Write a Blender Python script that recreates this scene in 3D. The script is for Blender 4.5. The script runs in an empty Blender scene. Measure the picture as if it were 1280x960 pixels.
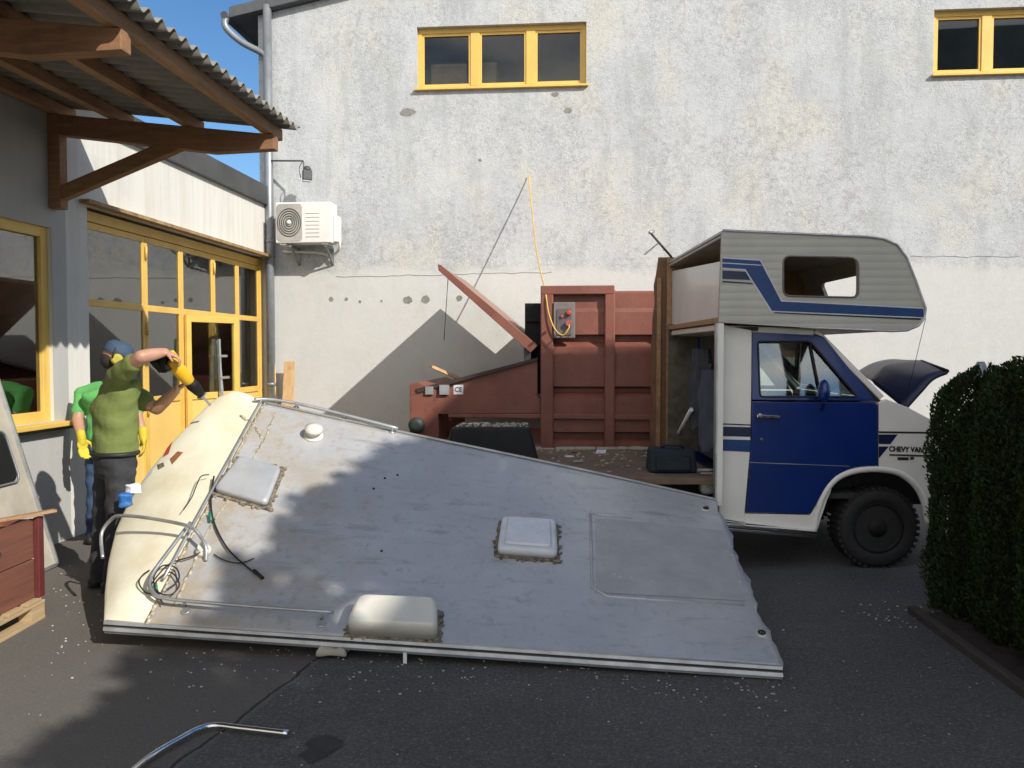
import bpy, bmesh, math, random
import numpy as np
from mathutils import Vector, Matrix
from mathutils.geometry import tessellate_polygon
random.seed(7); np.random.seed(7)
SC = bpy.context.scene
COL = SC.collection
V = Vector
# ---------------------------------------------------------------- camera, sky, sun, exposure
F = 1050.0; PITCH = math.atan(40/F); EYE = V((0, 0, 1.7))
cd = bpy.data.cameras.new('camera'); cam = bpy.data.objects.new('camera', cd); COL.objects.link(cam)
cam.location = EYE; cam.rotation_euler = (math.pi/2-PITCH, 0, 0)
cd.sensor_width = 36; cd.lens = F/1280*36; cd.clip_start = .05; cd.clip_end = 2000
SC.camera = cam
SUND = V((-1, 1.0, -.95)).normalized()           # direction the light travels
elev = math.asin(-SUND.z); tosun = -SUND
w = bpy.data.worlds.new('World'); SC.world = w; w.use_nodes = True
nt = w.node_tree; bg = nt.nodes['Background']
sky = nt.nodes.new('ShaderNodeTexSky'); sky.sky_type = 'NISHITA'; sky.sun_disc = False
sky.sun_elevation = elev; sky.sun_rotation = math.atan2(tosun.x, tosun.y)
sky.air_density = 1.0; sky.dust_density = .1; sky.ozone_density = 2.0; sky.altitude = 900
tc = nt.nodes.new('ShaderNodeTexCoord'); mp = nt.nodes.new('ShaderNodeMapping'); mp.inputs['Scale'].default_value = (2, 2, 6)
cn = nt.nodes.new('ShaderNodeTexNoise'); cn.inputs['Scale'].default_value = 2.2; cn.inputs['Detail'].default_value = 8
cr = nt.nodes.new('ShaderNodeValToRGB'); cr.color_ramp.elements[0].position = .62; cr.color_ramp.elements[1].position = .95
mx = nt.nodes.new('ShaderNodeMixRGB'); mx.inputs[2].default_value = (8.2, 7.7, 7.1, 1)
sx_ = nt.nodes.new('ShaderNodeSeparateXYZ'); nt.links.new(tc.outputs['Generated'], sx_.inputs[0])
c2 = nt.nodes.new('ShaderNodeMapRange'); c2.inputs['From Min'].default_value = .05; c2.inputs['From Max'].default_value = -.5; c2.inputs['To Max'].default_value = .30; nt.links.new(sx_.outputs['Y'], c2.inputs[0])  # unseen cloud cover added behind the camera to brighten and neutralise the shade
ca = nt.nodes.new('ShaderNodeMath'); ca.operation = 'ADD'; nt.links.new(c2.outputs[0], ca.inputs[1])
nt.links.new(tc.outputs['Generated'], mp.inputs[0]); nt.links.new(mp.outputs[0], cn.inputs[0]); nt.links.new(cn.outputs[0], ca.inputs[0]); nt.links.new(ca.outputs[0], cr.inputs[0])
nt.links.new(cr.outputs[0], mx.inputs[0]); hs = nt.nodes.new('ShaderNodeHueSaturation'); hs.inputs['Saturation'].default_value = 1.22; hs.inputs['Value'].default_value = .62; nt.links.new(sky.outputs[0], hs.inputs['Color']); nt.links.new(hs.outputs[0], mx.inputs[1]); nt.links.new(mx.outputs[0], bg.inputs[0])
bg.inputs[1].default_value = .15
sd = bpy.data.lights.new('sun', 'SUN'); sd.energy = 3.5; sd.angle = math.radians(.53); sd.color = (1, .95, .87)
so = bpy.data.objects.new('sun', sd); COL.objects.link(so); so.rotation_euler = SUND.to_track_quat('-Z', 'Y').to_euler()
so.location = (8, -8, 12)
SC.view_settings.view_transform = 'Standard'; SC.view_settings.look = 'None'; SC.view_settings.exposure = 0.6
SC.view_settings.gamma = 1; SC.render.engine = 'CYCLES'
# ---------------------------------------------------------------- pixel helpers (photo pixel + a real distance -> point)
FW = V((0, math.cos(PITCH), -math.sin(PITCH))); UP = V((0, math.sin(PITCH), math.cos(PITCH)))
def ray(px, py): return FW + V((1, 0, 0))*((px-640)/F) + UP*((480-py)/F)
def P(px, py, Y): d = ray(px, py); return EYE + d*(Y/d.y)
def G(px, py, z=0.0): d = ray(px, py); return EYE + d*((z-EYE.z)/d.z)
def PP(px, py, o, n): d = ray(px, py); return EYE + d*((o-EYE).dot(n)/d.dot(n))
YAW = math.atan(.0875); EX = V((math.cos(YAW), -math.sin(YAW), 0)); EY = V((math.sin(YAW), math.cos(YAW), 0)); EZ = V((0, 0, 1))
WX0 = -4.70
def L(t, s, z): return V((WX0, 0, 0)) + EX*t + EY*s + EZ*z      # left building: t out from the wall, s along it
def Lp(px, py, t=0.0): return PP(px, py, L(t, 0, 0), EX)
def Ls(px, t=0.0): return (Lp(px, 440, t)-L(0, 0, 0)).dot(EY)
def Lst(px, py, s): q = PP(px, py, L(0, s, 0), EY)-L(0, 0, 0); return q.dot(EX), q.z
SB = Ls(337)                                                     # back wall plane
def W(t, dep, z): return L(t, SB-dep, z)
def Wp(px, py, dep=0.0): return PP(px, py, W(0, dep, 0), EY)
# ---------------------------------------------------------------- object helpers
ORG = {}
def thing(name, loc, label, cat, group=None):
    o = bpy.data.objects.new(name, None); COL.objects.link(o); o.location = loc; o.empty_display_size = .2
    ORG[o.name] = V(loc); o['label'] = label; o['category'] = cat
    if group: o['group'] = group
    return o
def tag(o, label=None, cat=None, group=None, kind=None):
    if label: o['label'] = label
    if cat: o['category'] = cat
    if group: o['group'] = group
    if kind: o['kind'] = kind
    return o
def copy_tree(o, parent=None):
    c = o.copy(); COL.objects.link(c); c.parent = parent
    if o.name in ORG: ORG[c.name] = ORG[o.name].copy()
    for ch in o.children: copy_tree(ch, c)
    return c
def link(name, me, m, parent, origin=None):
    o = bpy.data.objects.new(name, me); COL.objects.link(o)
    if m is not None and not me.materials:
        for q in (m if isinstance(m, (list, tuple)) else [m]): me.materials.append(q)
    if parent is not None:
        org = ORG[parent.name]; o.parent = parent; ORG[o.name] = org
        me.transform(Matrix.Translation(-org))
    else:
        if origin is None:
            n = len(me.vertices); a = np.empty(n*3); me.vertices.foreach_get('co', a); a = a.reshape(-1, 3)
            origin = V(((a[:, 0].min()+a[:, 0].max())/2, (a[:, 1].min()+a[:, 1].max())/2, a[:, 2].min()))
        me.transform(Matrix.Translation(-V(origin))); o.location = origin; ORG[o.name] = V(origin)
    return o
class MB:
    def __init__(s): s.bm = bmesh.new()
    def faces(s, pts, fs, mi=0):
        vs = [s.bm.verts.new(p) for p in pts]; out = []
        for f in fs:
            try:
                q = s.bm.faces.new([vs[i] for i in f]); q.material_index = mi; out.append(q)
            except ValueError: pass
        return vs
    def hexa(s, c, mi=0):          # 8 corners: bottom 4 then top 4
        s.faces(c, [(0,3,2,1),(4,5,6,7),(0,1,5,4),(1,2,6,5),(2,3,7,6),(3,0,4,7)], mi); return s
    def obox(s, o, a, b, c, mi=0):  # corner + three edge vectors
        o = V(o); return s.hexa([o, o+a, o+a+b, o+b, o+c, o+a+c, o+a+b+c, o+b+c], mi)
    def box(s, c, d, rz=0, mi=0):   # centre, size
        R = Matrix.Rotation(rz, 3, 'Z'); a = R@V((d[0],0,0)); b = R@V((0,d[1],0)); e = V((0,0,d[2]))
        return s.obox(V(c)-(a+b+e)/2, a, b, e, mi)
    def bar(s, a, b, w_, h, up=V((0,0,1)), mi=0):
        a = V(a); b = V(b); d = (b-a).normalized(); x = d.cross(up)
        if x.length < 1e-4: x = V((1,0,0))
        x.normalize(); u = x.cross(d).normalized()
        return s.obox(a-x*w_/2-u*h/2, b-a, x*w_, u*h, mi)
    def tube(s, pts, r, n=8, cap=True, closed=False, mi=0):
        pts = [V(p) for p in pts]; m = len(pts); rr = r if isinstance(r, (list, tuple)) else [r]*m
        rings = []; prev = None
        for i, p in enumerate(pts):
            if closed: t = pts[(i+1) % m]-pts[i-1]
            else: t = pts[min(i+1, m-1)]-pts[max(i-1, 0)]
            t.normalize()
            if prev is None:
                x = t.orthogonal().normalized()
            else:
                x = prev-t*prev.dot(t); x.normalize()
            prev = x; y = t.cross(x)
            rings.append([s.bm.verts.new(p+(x*math.cos(2*math.pi*k/n)+y*math.sin(2*math.pi*k/n))*rr[i]) for k in range(n)])
        for i in range(m if closed else m-1):
            A = rings[i]; B = rings[(i+1) % m]
            for k in range(n):
                f = s.bm.faces.new([A[k], A[(k+1) % n], B[(k+1) % n], B[k]]); f.smooth = True; f.material_index = mi
        if cap and not closed:
            s.bm.faces.new(rings[0][::-1]).material_index = mi; s.bm.faces.new(rings[-1]).material_index = mi
        return s
    def plate(s, outer, holes, ext, mi=0):   # polygon with holes, extruded by a vector
        loops = [[V(p) for p in outer]]+[[V(p) for p in h] for h in holes]
        flat = [p for l in loops for p in l]; tris = tessellate_polygon(loops)
        A = [s.bm.verts.new(p) for p in flat]; B = [s.bm.verts.new(p+ext) for p in flat]
        for t in tris:
            for q in ([A[i] for i in t], [B[i] for i in reversed(t)]):
                try: s.bm.faces.new(q).material_index = mi
                except ValueError: pass
        k = 0
        for l in loops:
            n = len(l)
            for i in range(n):
                a, b = k+i, k+(i+1) % n
                s.bm.faces.new([A[a], A[b], B[b], B[a]]).material_index = mi
            k += n
        return s
    def grid(s, f, nu, nv, smooth=True, mi=0):
        g = [[s.bm.verts.new(f(i/nu, j/nv)) for j in range(nv+1)] for i in range(nu+1)]
        for i in range(nu):
            for j in range(nv):
                q = s.bm.faces.new([g[i][j], g[i+1][j], g[i+1][j+1], g[i][j+1]]); q.smooth = smooth; q.material_index = mi
        return g
    def lathe(s, c, ax, prof, n=24, mi=0, smooth=True):   # prof: list (radius, along)
        ax = V(ax).normalized(); x = ax.orthogonal().normalized(); y = ax.cross(x); c = V(c); rings = []
        for r, h in prof:
            rings.append([s.bm.verts.new(c+ax*h+(x*math.cos(2*math.pi*k/n)+y*math.sin(2*math.pi*k/n))*max(r, 1e-4)) for k in range(n)])
        for A, B in zip(rings, rings[1:]):
            for k in range(n):
                f = s.bm.faces.new([A[k], A[(k+1) % n], B[(k+1) % n], B[k]]); f.smooth = smooth; f.material_index = mi
        s.bm.faces.new(rings[0][::-1]).material_index = mi; s.bm.faces.new(rings[-1]).material_index = mi
        return s
    def ball(s, c, r, R=None, sub=2, mi=0):
        r = V(r) if isinstance(r, (tuple, list, Vector)) else V((r, r, r))
        M_ = Matrix.Translation(V(c)) @ (R.to_4x4() if R else Matrix.Identity(4)) @ Matrix.Diagonal((r.x, r.y, r.z, 1))
        q = bmesh.ops.create_icosphere(s.bm, subdivisions=sub, radius=1, matrix=M_)
        for v in q['verts']:
            for f in v.link_faces: f.smooth = True; f.material_index = mi
        return s
    def each(s, name, m, parent, bevel=0):
        bm = s.bm; bm.verts.index_update(); seen = set(); outs = []
        for v in bm.verts:
            if v in seen: continue
            st = [v]; isl = []; seen.add(v)
            while st:
                q = st.pop(); isl.append(q)
                for e in q.link_edges:
                    w_ = e.other_vert(q)
                    if w_ not in seen: seen.add(w_); st.append(w_)
            n = MB(); mp_ = {q: n.bm.verts.new(q.co) for q in isl}
            for f in {f for q in isl for f in q.link_faces}:
                g_ = n.bm.faces.new([mp_[q] for q in f.verts]); g_.smooth = f.smooth
            outs.append(n.build(name, m, parent, bevel=bevel))
        bm.free(); return outs
    def build(s, name, m, parent=None, origin=None, bevel=0, smooth=False, solid=0, weld=False):
        if weld: bmesh.ops.remove_doubles(s.bm, verts=s.bm.verts, dist=.0004)
        bmesh.ops.recalc_face_normals(s.bm, faces=s.bm.faces)
        me = bpy.data.meshes.new(name); s.bm.to_mesh(me); s.bm.free()
        if smooth: me.polygons.foreach_set('use_smooth', [True]*len(me.polygons))
        o = link(name, me, m, parent, origin)
        if solid:
            q = o.modifiers.new('solid', 'SOLIDIFY'); q.thickness = solid; q.offset = -1
        if bevel:
            q = o.modifiers.new('bevel', 'BEVEL'); q.width = bevel; q.segments = 2; q.limit_method = 'ANGLE'; q.angle_limit = .6
        return o
def catmull(pts, k=6):
    pts = [V(p) for p in pts]; out = []
    for i in range(len(pts)-1):
        p0 = pts[max(i-1, 0)]; p1 = pts[i]; p2 = pts[i+1]; p3 = pts[min(i+2, len(pts)-1)]
        for j in range(k):
            t = j/k
            out.append(.5*((2*p1)+(p2-p0)*t+(2*p0-5*p1+4*p2-p3)*t*t+(3*p1-p0-3*p2+p3)*t**3))
    out.append(pts[-1]); return out
def rrect(x0, z0, x1, z1, r, k=5):
    o = []
    for cx, cz, a in ((x1-r, z1-r, 0), (x0+r, z1-r, 90), (x0+r, z0+r, 180), (x1-r, z0+r, 270)):
        for j in range(k+1):
            t = math.radians(a+90*j/k); o.append((cx+r*math.cos(t), cz+r*math.sin(t)))
    return o
def roundpoly(pts, rad, k=5):
    out = []; n = len(pts)
    for i in range(n):
        p = V(pts[i]).to_3d() if len(pts[i]) == 2 else V(pts[i]); a = V(pts[i-1]).to_3d() if len(pts[i-1]) == 2 else V(pts[i-1]); b = V(pts[(i+1) % n]).to_3d() if len(pts[(i+1) % n]) == 2 else V(pts[(i+1) % n])
        r = rad[i] if isinstance(rad, (list, tuple)) else rad
        if r <= 0: out.append(p); continue
        A = p+(a-p).normalized()*r; B = p+(b-p).normalized()*r
        for j in range(k+1):
            t = j/k; out.append(A*(1-t)**2+p*2*t*(1-t)+B*t*t)
    return out
# ---------------------------------------------------------------- materials
def sock(n, v):
    return (v[0], v[1], v[2], 1)
class Mat:
    def __init__(s, name):
        s.m = bpy.data.materials.new(name); s.m.use_nodes = True; s.t = s.m.node_tree; s.b = s.t.nodes['Principled BSDF']
        s.tc = s.t.nodes.new('ShaderNodeTexCoord'); s.co = s.tc.outputs['Object']
    def n(s, k, **kw):
        q = s.t.nodes.new(k)
        for a, v in kw.items():
            if a in q.inputs: q.inputs[a].default_value = v
            else: setattr(q, a, v)
        return q
    def l(s, a, b): s.t.links.new(a, b)
    def mapped(s, scale=(1, 1, 1), rot=(0, 0, 0)):
        q = s.n('ShaderNodeMapping'); q.inputs['Scale'].default_value = scale; q.inputs['Rotation'].default_value = rot; s.l(s.co, q.inputs[0]); return q.outputs[0]
    def noise(s, scale, detail=5, rough=.6, co=None, dist=0):
        q = s.n('ShaderNodeTexNoise', Scale=scale, Detail=detail, Roughness=rough, Distortion=dist); s.l(co or s.co, q.inputs['Vector']); return q.outputs['Fac']
    def ramp(s, fac, a, b, ca=(0, 0, 0), cb=(1, 1, 1)):
        q = s.n('ShaderNodeValToRGB'); e = q.color_ramp.elements; e[0].position = a; e[1].position = b; e[0].color = (*ca, 1); e[1].color = (*cb, 1)
        s.l(fac, q.inputs[0]); return q.outputs[0]
    def mix(s, fac, a, b, mode='MIX'):
        q = s.n('ShaderNodeMixRGB', blend_type=mode)
        for i, v in ((0, fac), (1, a), (2, b)):
            if isinstance(v, bpy.types.NodeSocket): s.l(v, q.inputs[i])
            elif isinstance(v, (int, float)): q.inputs[i].default_value = v
            else: q.inputs[i].default_value = (*v, 1)
        return q.outputs[0]
    def col(s, c):
        if isinstance(c, bpy.types.NodeSocket): s.l(c, s.b.inputs['Base Color'])
        else: s.b.inputs['Base Color'].default_value = (*c, 1)
    def rough(s, v):
        if isinstance(v, bpy.types.NodeSocket): s.l(v, s.b.inputs['Roughness'])
        else: s.b.inputs['Roughness'].default_value = v
    def bump(s, h, st=.3, dist=.01):
        q = s.n('ShaderNodeBump'); q.inputs['Strength'].default_value = st; q.inputs['Distance'].default_value = dist
        s.l(h, q.inputs['Height']); s.l(q.outputs[0], s.b.inputs['Normal'])
def simple(name, c, r=.6, metal=0, var=.25, scale=6, bump=0, bscale=60, c2=None, spec=None, coat=0):
    m = Mat(name); c2 = c2 or tuple(x*(1-var) for x in c)
    m.col(m.mix(m.ramp(m.noise(scale), .35, .68), c, c2)); m.b.inputs['Metallic'].default_value = metal
    rr = m.noise(scale*2.3, 4); q = m.n('ShaderNodeMapRange'); q.inputs['To Min'].default_value = max(0, r-.1); q.inputs['To Max'].default_value = min(1, r+.12)
    m.l(rr, q.inputs[0]); m.rough(q.outputs[0])
    if spec is not None: m.b.inputs['Specular IOR Level'].default_value = spec
    if coat: m.b.inputs['Coat Weight'].default_value = coat; m.b.inputs['Coat Roughness'].default_value = .08
    if bump: m.bump(m.noise(bscale, 6), bump, .01)
    return m.m
def wood(name, c, c2, r=.7, dirv='x'):
    m = Mat(name); sc = {'x': (.6, 14, 14), 'y': (14, .6, 14), 'z': (14, 14, .6)}[dirv]
    f = m.noise(2.2, 6, .65, m.mapped(sc), .4); g = m.noise(3, 4)
    c0 = m.mix(m.ramp(f, .3, .7), c, c2); m.col(m.mix(m.ramp(g, .55, .8), c0, tuple(x*.6 for x in c2))); m.rough(r); m.bump(f, .25, .004); return m.m
def glass(name, tint=(.75, .8, .78), refl=.35, rough=.02):
    m = bpy.data.materials.new(name); m.use_nodes = True; t = m.node_tree; t.nodes.remove(t.nodes['Principled BSDF'])
    a = t.nodes.new('ShaderNodeBsdfTransparent'); a.inputs[0].default_value = (*tint, 1)
    g = t.nodes.new('ShaderNodeBsdfGlossy'); g.inputs['Roughness'].default_value = rough; g.inputs[0].default_value = (.9, .92, .92, 1)
    fr = t.nodes.new('ShaderNodeFresnel'); fr.inputs[0].default_value = 1.5
    mr = t.nodes.new('ShaderNodeMapRange'); mr.inputs['To Min'].default_value = refl*.5; mr.inputs['To Max'].default_value = 1
    x = t.nodes.new('ShaderNodeMixShader'); t.links.new(fr.outputs[0], mr.inputs[0]); t.links.new(mr.outputs[0], x.inputs[0])
    t.links.new(a.outputs[0], x.inputs[1]); t.links.new(g.outputs[0], x.inputs[2]); t.links.new(x.outputs[0], t.nodes['Material Output'].inputs[0]); return m

def mk_asphalt():
    m = Mat('asphalt')
    big = m.noise(.5, 5); fine = m.noise(120, 3, .7); mid = m.noise(9, 6, .7)
    vo = m.n('ShaderNodeTexVoronoi', Scale=130.0); m.l(m.co, vo.inputs['Vector'])
    c = m.mix(m.ramp(mid, .35, .7), (.105, .10, .095), (.14, .132, .122))
    c = m.mix(m.ramp(vo.outputs['Distance'], .0, .30, (1,1,1), (0,0,0)), c, (.105, .102, .098))
    wn = m.n('ShaderNodeTexVoronoi', Scale=95.0); m.l(m.co, wn.inputs['Vector'])
    sp = m.n('ShaderNodeSeparateColor'); m.l(wn.outputs['Color'], sp.inputs[0])
    c = m.mix(m.ramp(sp.outputs[0], .95, .985), c, (.19, .185, .18))
    c = m.mix(.5, c, m.mix(m.ramp(big, .42, .7), c, (.045, .044, .045))); 
    # paler, dustier tarmac on the workshop side of a long seam
    c = m.mix(m.ramp(m.noise(75, 4, .8), .40, .62, (1,1,1), (0,0,0)), c, m.mix(.45, c, (.02, .02, .02)))
    gr = m.noise(48, 6, .95); c = m.mix(m.ramp(gr, .53, .66), c, (.24, .235, .225)); c = m.mix(m.ramp(gr, .33, .46, (1,1,1), (0,0,0)), c, (.03, .03, .03))
    s_ = m.n('ShaderNodeSeparateXYZ'); m.l(m.co, s_.inputs[0])
    a = m.n('ShaderNodeMath', operation='MULTIPLY'); m.l(s_.outputs['Y'], a.inputs[0]); a.inputs[1].default_value = .27
    d = m.n('ShaderNodeMath', operation='SUBTRACT'); m.l(s_.outputs['X'], d.inputs[0]); m.l(a.outputs[0], d.inputs[1])
    e = m.n('ShaderNodeMath', operation='ADD'); m.l(d.outputs[0], e.inputs[0]); e.inputs[1].default_value = 2.25
    wv = m.n('ShaderNodeMath', operation='MULTIPLY'); m.l(m.noise(2.5, 4), wv.inputs[0]); wv.inputs[1].default_value = .12
    g = m.n('ShaderNodeMath', operation='ADD'); m.l(e.outputs[0], g.inputs[0]); m.l(wv.outputs[0], g.inputs[1])
    left = m.ramp(g.outputs[0], .02, .05, (1,1,1), (0,0,0))
    c = m.mix(left, c, m.mix(.6, c, (.155, .14, .12)))
    ab = m.n('ShaderNodeMath', operation='ABSOLUTE'); m.l(g.outputs[0], ab.inputs[0])
    c = m.mix(m.ramp(ab.outputs[0], .003, .014, (1,1,1), (0,0,0)), c, (.03, .028, .026))
    m.col(c); m.rough(.88); m.b.inputs['Specular IOR Level'].default_value = .25
    h = m.mix(.5, fine, vo.outputs['Distance']); m.bump(h, .8, .007); return m.m
def mk_stucco():
    m = Mat('stucco')
    s_ = m.n('ShaderNodeSeparateXYZ'); m.l(m.co, s_.inputs[0])
    big = m.noise(.7, 6, .65); streak = m.noise(1.3, 6, .7, m.mapped((2.4, 2.4, .5))); fine = m.noise(28, 5, .75); mid = m.noise(5, 8, .75)
    c = m.mix(m.ramp(big, .4, .62), (.555, .565, .56), (.50, .52, .535))
    c = m.mix(m.ramp(m.noise(.9, 5, .6, m.mapped((1.3, 1.3, 1))), .52, .66), c, (.565, .555, .50))
    c = m.mix(m.ramp(streak, .50, .72), c, (.40, .42, .42)); c = m.mix(m.ramp(m.noise(1.0, 7, .75, m.mapped((1.6, 1.6, .9), (0, 0, .3))), .55, .68), c, (.44, .455, .45))
    pm = m.n('ShaderNodeMath', operation='MULTIPLY'); m.l(m.ramp(m.noise(.8, 6, .75), .40, .60), pm.inputs[0]); m.l(m.ramp(m.noise(12, 9, .85), .47, .60), pm.inputs[1]); c = m.mix(pm.outputs[0], c, (.36, .36, .365))
    cn_ = m.noise(17, 3, .6, None, 1.5); q = m.n('ShaderNodeMath', operation='SUBTRACT'); m.l(cn_, q.inputs[0]); q.inputs[1].default_value = .5
    qa = m.n('ShaderNodeMath', operation='ABSOLUTE'); m.l(q.outputs[0], qa.inputs[0]); curl = m.ramp(qa.outputs[0], .006, .022, (1, 1, 1), (0, 0, 0))
    qm = m.n('ShaderNodeMath', operation='MULTIPLY'); m.l(curl, qm.inputs[0]); m.l(m.ramp(m.noise(1.7, 5, .7), .42, .6), qm.inputs[1])
    c = m.mix(qm.outputs[0], c, (.27, .27, .275))
    c = m.mix(m.ramp(m.noise(48, 4, .8, None, .8), .60, .68), c, (.25, .255, .26))
    pl = m.mix(m.ramp(mid, .4, .7), (.575, .57, .545), (.54, .535, .50)); pl = m.mix(m.ramp(m.noise(2.5, 6), .62, .8), pl, (.50, .48, .42))
    z = m.n('ShaderNodeMath', operation='ADD'); m.l(s_.outputs['Z'], z.inputs[0]); q = m.n('ShaderNodeMath', operation='MULTIPLY'); m.l(m.noise(1.1, 4), q.inputs[0]); q.inputs[1].default_value = .35; m.l(q.outputs[0], z.inputs[1])
    k = m.ramp(z.outputs[0], .0, 1.0, (1,1,1), (0,0,0)); k.node.color_ramp.elements[0].position = 0.30; k.node.color_ramp.elements[1].position = .312
    zz = m.n('ShaderNodeMath', operation='DIVIDE'); m.l(z.outputs[0], zz.inputs[0]); zz.inputs[1].default_value = 10
    m.l(zz.outputs[0], k.node.inputs[0])
    m.col(m.mix(k, c, m.mix(.8, c, pl))); m.rough(.92)
    hh = m.mix(.5, m.noise(22, 6, .7), m.noise(60, 4, .7)); hl = m.noise(9, 4)
    m.bump(m.mix(k, hh, m.mix(.5, m.mix(.8, hl, (.5, .5, .5)), m.mix(.5, hh, (.5, .5, .5)))), .7, .022); return m.m
def mk_roof():
    m = Mat('aluminium_roof')
    big = m.noise(1.6, 6, .65); sm = m.noise(14, 6, .7); st = m.noise(2.2, 6, .6, m.mapped((.8, 3, 3)))
    c = m.mix(m.ramp(big, .35, .7), (.54, .54, .53), (.43, .43, .43))
    c = m.mix(m.ramp(st, .5, .75), c, (.47, .475, .475))
    c = m.mix(m.ramp(sm, .55, .75), c, (.33, .335, .335)); c = m.mix(m.ramp(m.noise(4, 8, .75, m.mapped((.5, 2.5, 2.5), (0, 0, .6))), .56, .72), c, (.29, .29, .275)); c = m.mix(m.ramp(m.noise(6, 8, .8, m.mapped((1, 14, 14), (0, 0, -.5))), .66, .72), c, (.58, .58, .57))
    c = m.mix(m.ramp(m.noise(45, 3, .8), .67, .72), c, (.62, .62, .60))
    # yellowed sealant stains towards the cap end
    s_ = m.n('ShaderNodeSeparateXYZ'); m.l(m.co, s_.inputs[0])
    mr = m.n('ShaderNodeMapRange'); mr.inputs['From Min'].default_value = -.3; mr.inputs['From Max'].default_value = -1.9; m.l(s_.outputs['X'], mr.inputs[0])
    mm = m.n('ShaderNodeMath', operation='MULTIPLY'); m.l(mr.outputs[0], mm.inputs[0]); m.l(m.ramp(m.noise(3.5, 7, .75), .44, .62), mm.inputs[1])
    c = m.mix(mm.outputs[0], c, (.46, .36, .22))
    m.col(c); m.b.inputs['Metallic'].default_value = .28; m.rough(m.ramp(sm, .2, .9, (.28,)*3, (.52,)*3)); m.bump(m.mix(.3, m.noise(2.5, 3), sm), .35, .02); return m.m
M = {}
M['asphalt'] = mk_asphalt(); M['stucco'] = mk_stucco(); M['roof'] = mk_roof()
def mk_streak(name, c, c2, c3):
    m = Mat(name); st = m.noise(1.6, 6, .6, m.mapped((5, 5, .35))); b = m.noise(1, 5)
    x = m.mix(m.ramp(st, .42, .7), c, c2); x = m.mix(m.ramp(b, .55, .8), x, c3); m.col(x); m.rough(.9); m.bump(m.noise(30, 6), .25, .01); return m.m
M['concrete'] = mk_streak('pale_concrete', (.66, .65, .60), (.58, .555, .49), (.52, .51, .48))
M['render'] = mk_streak('grey_render', (.44, .435, .42), (.41, .405, .39), (.38, .375, .36))
M['yellow'] = simple('yellow_paint', (.78, .50, .115), .45, var=.18, scale=3, bump=.1, bscale=40, c2=(.66, .42, .10))
def mk_worn(name, c, c2, chip, r_=.5, chipcov=.66, streak=None):
    m = Mat(name); x = m.mix(m.ramp(m.noise(3, 5), .35, .7), c, c2)
    if streak: x = m.mix(m.ramp(m.noise(2.2, 7, .7, m.mapped((4, 4, .5))), .52, .72), x, streak)
    x = m.mix(m.ramp(m.noise(22, 8, .75), chipcov, chipcov+.03), x, chip); x = m.mix(m.ramp(m.noise(7, 6, .7), .6, .8), x, tuple(v*.75 for v in c2))
    m.col(x); m.rough(m.ramp(m.noise(9, 5), .2, .9, (r_-.12,)*3, (r_+.2,)*3)); m.bump(m.noise(25, 7, .7), .25, .01); return m.m
M['yellow'] = mk_worn('yellow_paint', (.78, .50, .115), (.66, .42, .10), (.34, .22, .11), .45, .66)
M['yellow2'] = simple('yellow_panel', (.84, .56, .17), .5, var=.1, scale=2)
M['glass'] = glass('window_glass', (.72, .76, .73), .34)
M['glass2'] = glass('high_window_glass', (.80, .82, .79), .0)
M['vglass'] = glass('vehicle_glass', (.84, .90, .87), .18)
M['dark'] = simple('dark_interior', (.035, .034, .032), .9)
M['room'] = simple('room_wall', (.22, .24, .225), .9, var=.5, scale=1.2)
M['darkmetal'] = simple('dark_sheet_metal', (.085, .09, .09), .5, .3, var=.35, scale=2)
M['zinc'] = simple('zinc', (.30, .32, .34), .45, .5, var=.3, scale=4)
M['alu'] = simple('aluminium', (.55, .56, .56), .42, .75, var=.3, scale=8)
M['chrome'] = simple('chrome', (.75, .75, .75), .15, 1, var=.15, scale=8)
M['black'] = simple('black_rubber', (.015, .015, .016), .6, var=.3)
M['blackp'] = simple('black_plastic', (.012, .012, .013), .6, spec=.25)
M['tyre'] = simple('tyre', (.018, .018, .018), .8, bump=.3, bscale=40)
M['timber'] = wood('timber_x', (.34, .18, .09), (.20, .10, .05), .75, 'x')
M['timbery'] = wood('timber_y', (.44, .26, .14), (.26, .14, .07), .75, 'y')
M['plank'] = wood('pale_plank', (.62, .42, .22), (.45, .28, .13), .7, 'z')
M['plankx'] = wood('pale_pallet_wood', (.50, .37, .21), (.36, .25, .13), .8, 'y')
M['ply'] = wood('brown_plywood', (.22, .115, .055), (.13, .065, .03), .7, 'z')
M['warm'] = wood('warm_panelling', (.42, .24, .12), (.30, .16, .08), .6, 'z')
M['plyf'] = simple('dirty_ply_floor', (.20, .135, .085), .85, var=.45, scale=5, bump=.3, bscale=30, c2=(.10, .075, .055))
M['eternit'] = simple('fibre_cement', (.27, .255, .225), .9, var=.4, scale=3, bump=.3, bscale=40, c2=(.17, .16, .14))
M['acwhite'] = simple('cream_casing', (.74, .73, .68), .45, var=.08, scale=4)
M['grille'] = simple('grille', (.42, .40, .36), .5)
M['red'] = simple('oxide_red_paint', (.36, .125, .085), .5, var=.3, scale=3.5, bump=.12, bscale=25, c2=(.22, .075, .05))
M['red'] = mk_worn('oxide_red_paint', (.235, .082, .056), (.165, .055, .038), (.10, .05, .035), .55, .62, (.19, .08, .05))
M['redlid'] = simple('faded_red_lid', (.36, .22, .17), .55, var=.35, scale=3)
M['cream'] = simple('cream_fibreglass', (.80, .76, .60), .38, var=.12, scale=2.5, bump=.08, bscale=12, c2=(.62, .55, .38))
M['seal'] = simple('old_sealant', (.30, .25, .17), .85, var=.7, scale=35, bump=.8, bscale=70, c2=(.045, .04, .035))
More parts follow.
